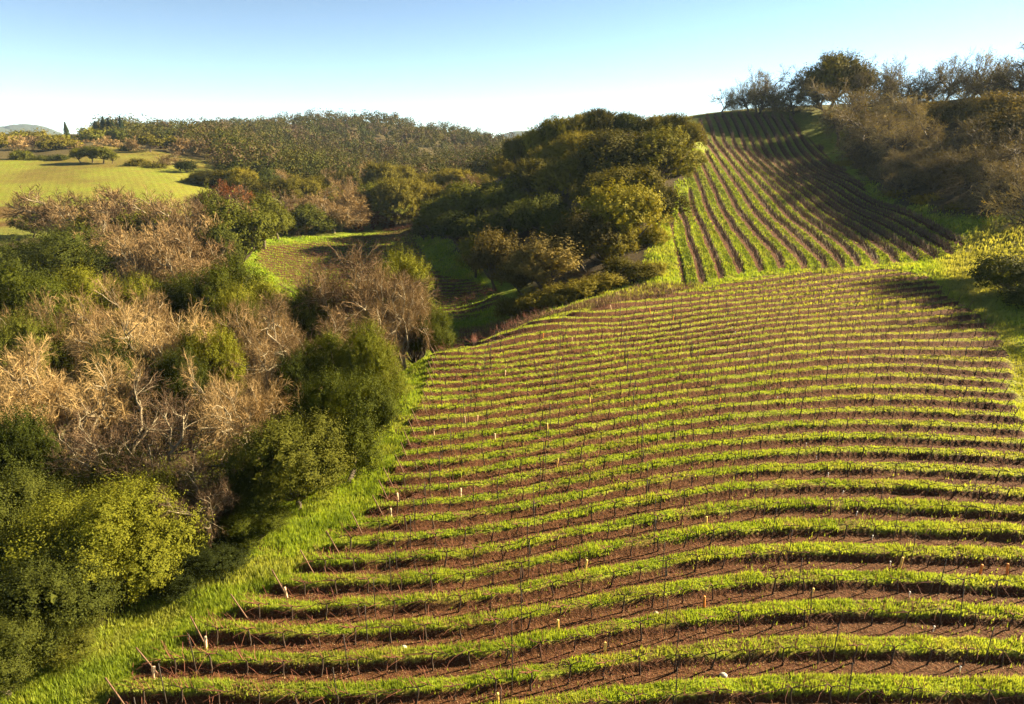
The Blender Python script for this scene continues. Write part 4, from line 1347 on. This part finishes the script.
def scatter(n, r0, r1, g, azlim=43):
    r = np.sqrt(g.random(n) * (r1 * r1 - r0 * r0) + r0 * r0); a = np.radians((g.random(n) * 2 - 1) * azlim)
    return r * np.sin(a), r * np.cos(a)


gs = np.random.default_rng(99)
PP, HH, WW, LL = [], [], [], []
DD = []
for (r0, r1, dens, h, w) in ((18.5, 30, 420, .17, .020), (30, 45, 260, .18, .028), (45, 65, 115, .15, .040), (65, 92, 52, .13, .055), (92, 135, 28, .25, .10), (135, 200, 9, .30, .16)):
    area = math.radians(86) / 2 * (r1 * r1 - r0 * r0)
    x, y = scatter(int(area * dens), r0, r1, gs)
    ph, rm, th = row_fields(x, y)
    fl, lu, ba = cover_fields(x, y)
    d = np.abs(((ph + .5) % 1.0) - .5)
    soil = np.clip((d + (fbm(x * 1.3, y * 1.3, 8, 3) - .5) * .16 - th) * 14 + .5, 0, 1) * rm
    pr = (1 - soil) * (1 - fl * .93) * (1 - ba * .8)
    pr = np.maximum(pr, soil * .03 * (fbm(x * .5, y * .5, 9, 2) > .5))
    wood = (sdf(WOODR, np.stack([x, y], 1)) < -2) | (sdf(WOODK, np.stack([x, y], 1)) < -2)
    keep = (gs.random(len(x)) < pr) & ~wood & (x > -75)
    # skip what the valley hides
    x, y, lu, rmk = x[keep], y[keep], lu[keep], rm[keep]
    z = ground(x, y)
    patch = .25 + 1.5 * fbm(x * .6, y * .6, 55, 3)
    PP.append(np.stack([x, y, z - .01], 1)); HH.append(h * patch * (1.0 + .45 * (rmk < .3))); WW.append(np.full(len(x), w)); LL.append(lu)
PP = np.concatenate(PP); HH = np.concatenate(HH); WW = np.concatenate(WW); LL = np.concatenate(LL)
print('blades', len(PP))
blades('grass', PP, HH, WW, MAT['grass'], 'bright green grass strips between the vine rows and along the field edge', 'grass', LL)

# dry litter chips in the soil strips
PP, SS = [], []
for (r0, r1, dens, s) in ((18.5, 32, 95, .022), (32, 50, 45, .03), (50, 75, 16, .045)):
    area = math.radians(86) / 2 * (r1 * r1 - r0 * r0)
    x, y = scatter(int(area * dens), r0, r1, gs)
    ph, rm, th = row_fields(x, y)
    d = np.abs(((ph + .5) % 1.0) - .5)
    k = (d > th + .01) & (rm > .6)
    x, y = x[k], y[k]
    PP.append(np.stack([x, y, ground(x, y) + .02], 1)); SS.append(np.full(len(x), s))
PP = np.concatenate(PP); SS = np.concatenate(SS)
nrm = gs.normal(size=PP.shape) * .5; nrm[:, 2] += 1
v, f = leaf_quads(PP, nrm, SS, gs, .55)
o = mesh_np('leaf_litter', v, [f], MAT['chip'], False); tag(o, 'dry leaf litter and clods on the bare soil strips', 'leaf litter', kind='stuff')

# pruned canes lying in the soil strips
PPc = []
for (r0, r1, dens) in ((18.5, 34, 4.0), (34, 60, 2.0)):
    area = math.radians(86) / 2 * (r1 * r1 - r0 * r0)
    x, y = scatter(int(area * dens), r0, r1, gs)
    ph, rm, th = row_fields(x, y)
    d = np.abs(((ph + .5) % 1.0) - .5)
    k = (d > th) & (rm > .6)
    PPc.append(np.stack([x[k], y[k], ground(x[k], y[k]) + .05], 1))
PPc = np.concatenate(PPc); n = len(PPc)
an = gs.normal(size=n) * .6 + 2.4
dr = np.stack([np.cos(an), np.sin(an), .25 + .35 * gs.random(n)], 1) * (.25 + .5 * gs.random(n))[:, None]
s = np.linspace(0, 1, 3)[None, :, None]
L = PPc[:, None] + dr[:, None] * s + np.array([0, 0, -.12]) * s ** 2
v, f = tubes(L, np.full((n, 3), .010), 3)
o = mesh_np('pruned_canes', v, [f], MAT['cane'], False); tag(o, 'reddish pruned canes strewn along the soil strips', 'prunings', kind='stuff')

# dry weeds on the verge above the last rows
x = gs.uniform(-8, 40, 60000); y = gs.uniform(62, 104, 60000)
k = sdf(DRYV, np.stack([x, y], 1)) < .3
x, y = x[k], y[k]
blades('dry_weeds', np.stack([x, y, ground(x, y)], 1), np.full(len(x), .55), np.full(len(x), .035), MAT['dry'], 'reddish dry weeds on the verge above the last vine row', 'weeds', None, .8)
# low undergrowth below the left wood
x, y = scatter(60000, 20, 95, gs, 50)
k = (sdf(WOODL, np.stack([x, y], 1)) < -.5) & (x < 0)
x, y = x[k], y[k]
k = fbm(x * .3, y * .3, 61, 3) > .44
x, y = x[k], y[k]
z = ground(x, y)
kp = 4
P = np.repeat(np.stack([x, y, z + .25], 1), kp, 0) + gs.normal(size=(len(x) * kp, 3)) * np.array([.3, .3, .22])
v, f = leaf_quads(P, np.tile([0, 0, 1.0], (len(P), 1)), np.full(len(P), .10), gs)
o = mesh_np('undergrowth', v, [f], MAT['bay'], False); tag(o, 'low leafy undergrowth beneath the left wood', 'undergrowth', kind='stuff')

# ------------------------------------------------------------------ haze
if HAZE:
    x0, x1, y0, y1, z0, z1 = -14000, 14000, -14000, 14000, -30, 420
    vv = np.array([(x, y, z) for z in (z0, z1) for y in (y0, y1) for x in (x0, x1)], float)
    ff = np.array([[0, 2, 3, 1], [4, 5, 7, 6], [0, 1, 5, 4], [2, 6, 7, 3], [0, 4, 6, 2], [1, 3, 7, 5]])
    m, nt, out = M('haze')
    pv_ = nd(nt, 'ShaderNodeVolumePrincipled', Density=0.55e-4, Anisotropy=.0)
    pv_.inputs['Color'].default_value = (.55, .75, 1, 1)
    nt.links.new(pv_.outputs[0], out.inputs['Volume'])
    o = mesh_np('haze', vv, [ff], m, False); tag(o, 'thin pale haze over the whole valley', 'haze', kind='stuff')

# ------------------------------------------------------------------ light, sky, camera
sc = bpy.context.scene
w = bpy.data.worlds.new('World'); sc.world = w; w.use_nodes = True
nt = w.node_tree
sky = nt.nodes.new('ShaderNodeTexSky'); sky.sky_type = 'NISHITA'; sky.sun_disc = False
sky.sun_elevation = SUN_EL; sky.sun_rotation = SUN_AZ
sky.air_density = .58; sky.dust_density = .0; sky.ozone_density = 1.4
bg = nt.nodes['Background']; bg.inputs['Strength'].default_value = .05
s1 = nt.nodes.new('ShaderNodeVectorMath'); s1.operation = 'SCALE'; s1.inputs[3].default_value = 1 / 4.2
ga = nt.nodes.new('ShaderNodeGamma'); ga.inputs['Gamma'].default_value = 1.55
s2 = nt.nodes.new('ShaderNodeVectorMath'); s2.operation = 'SCALE'; s2.inputs[3].default_value = 4.2 * .60
nt.links.new(sky.outputs[0], s1.inputs[0]); nt.links.new(s1.outputs[0], ga.inputs[0]); nt.links.new(ga.outputs[0], s2.inputs[0])
hs = nt.nodes.new('ShaderNodeHueSaturation'); hs.inputs['Saturation'].default_value = .84; hs.inputs['Hue'].default_value = .484
nt.links.new(s2.outputs[0], hs.inputs['Color']); nt.links.new(hs.outputs[0], bg.inputs['Color'])
sd = bpy.data.lights.new('Sun', 'SUN'); sd.energy = 5.0; sd.angle = math.radians(.5); sd.color = (1.0, .83, .54)
so = bpy.data.objects.new('sun', sd); C.objects.link(so)
from mathutils import Vector
sdir = Vector((math.sin(SUN_AZ) * math.cos(SUN_EL), math.cos(SUN_AZ) * math.cos(SUN_EL), math.sin(SUN_EL)))
so.rotation_euler = sdir.to_track_quat('Z', 'Y').to_euler()
so.location = sdir * 300

cam = bpy.data.cameras.new('Camera'); cam.sensor_width = 36; cam.lens = 36 * FPX / W_
cam.clip_start = .5; cam.clip_end = 30000
co = bpy.data.objects.new('Camera', cam); C.objects.link(co)
co.location = (0, 0, CAMZ); co.rotation_euler = (PI / 2 - PITCH, 0, 0)
sc.camera = co
sc.view_settings.view_transform = 'Standard'; sc.view_settings.look = 'None'
sc.view_settings.exposure = 2.5; sc.view_settings.gamma = 1.0; sc.view_settings.use_curve_mapping = False
sc.render.engine = 'CYCLES'
sc.cycles.max_bounces = 6; sc.cycles.diffuse_bounces = 3; sc.cycles.transmission_bounces = 4; sc.cycles.volume_bounces = 1; sc.cycles.transparent_max_bounces = 8
sc.cycles.use_denoising = True; sc.cycles.denoising_input_passes = 'RGB_ALBEDO_NORMAL'; sc.cycles.denoising_prefilter = 'NONE'; sc.cycles.sample_clamp_direct = 1.0; sc.cycles.sample_clamp_indirect = 2.0
try: sc.cycles.denoiser = 'OPENIMAGEDENOISE'
except Exception: pass
big = [h for h in HEIGHTS if h[3] > 18 or h[3] < 2.0]
print('odd heights', big)
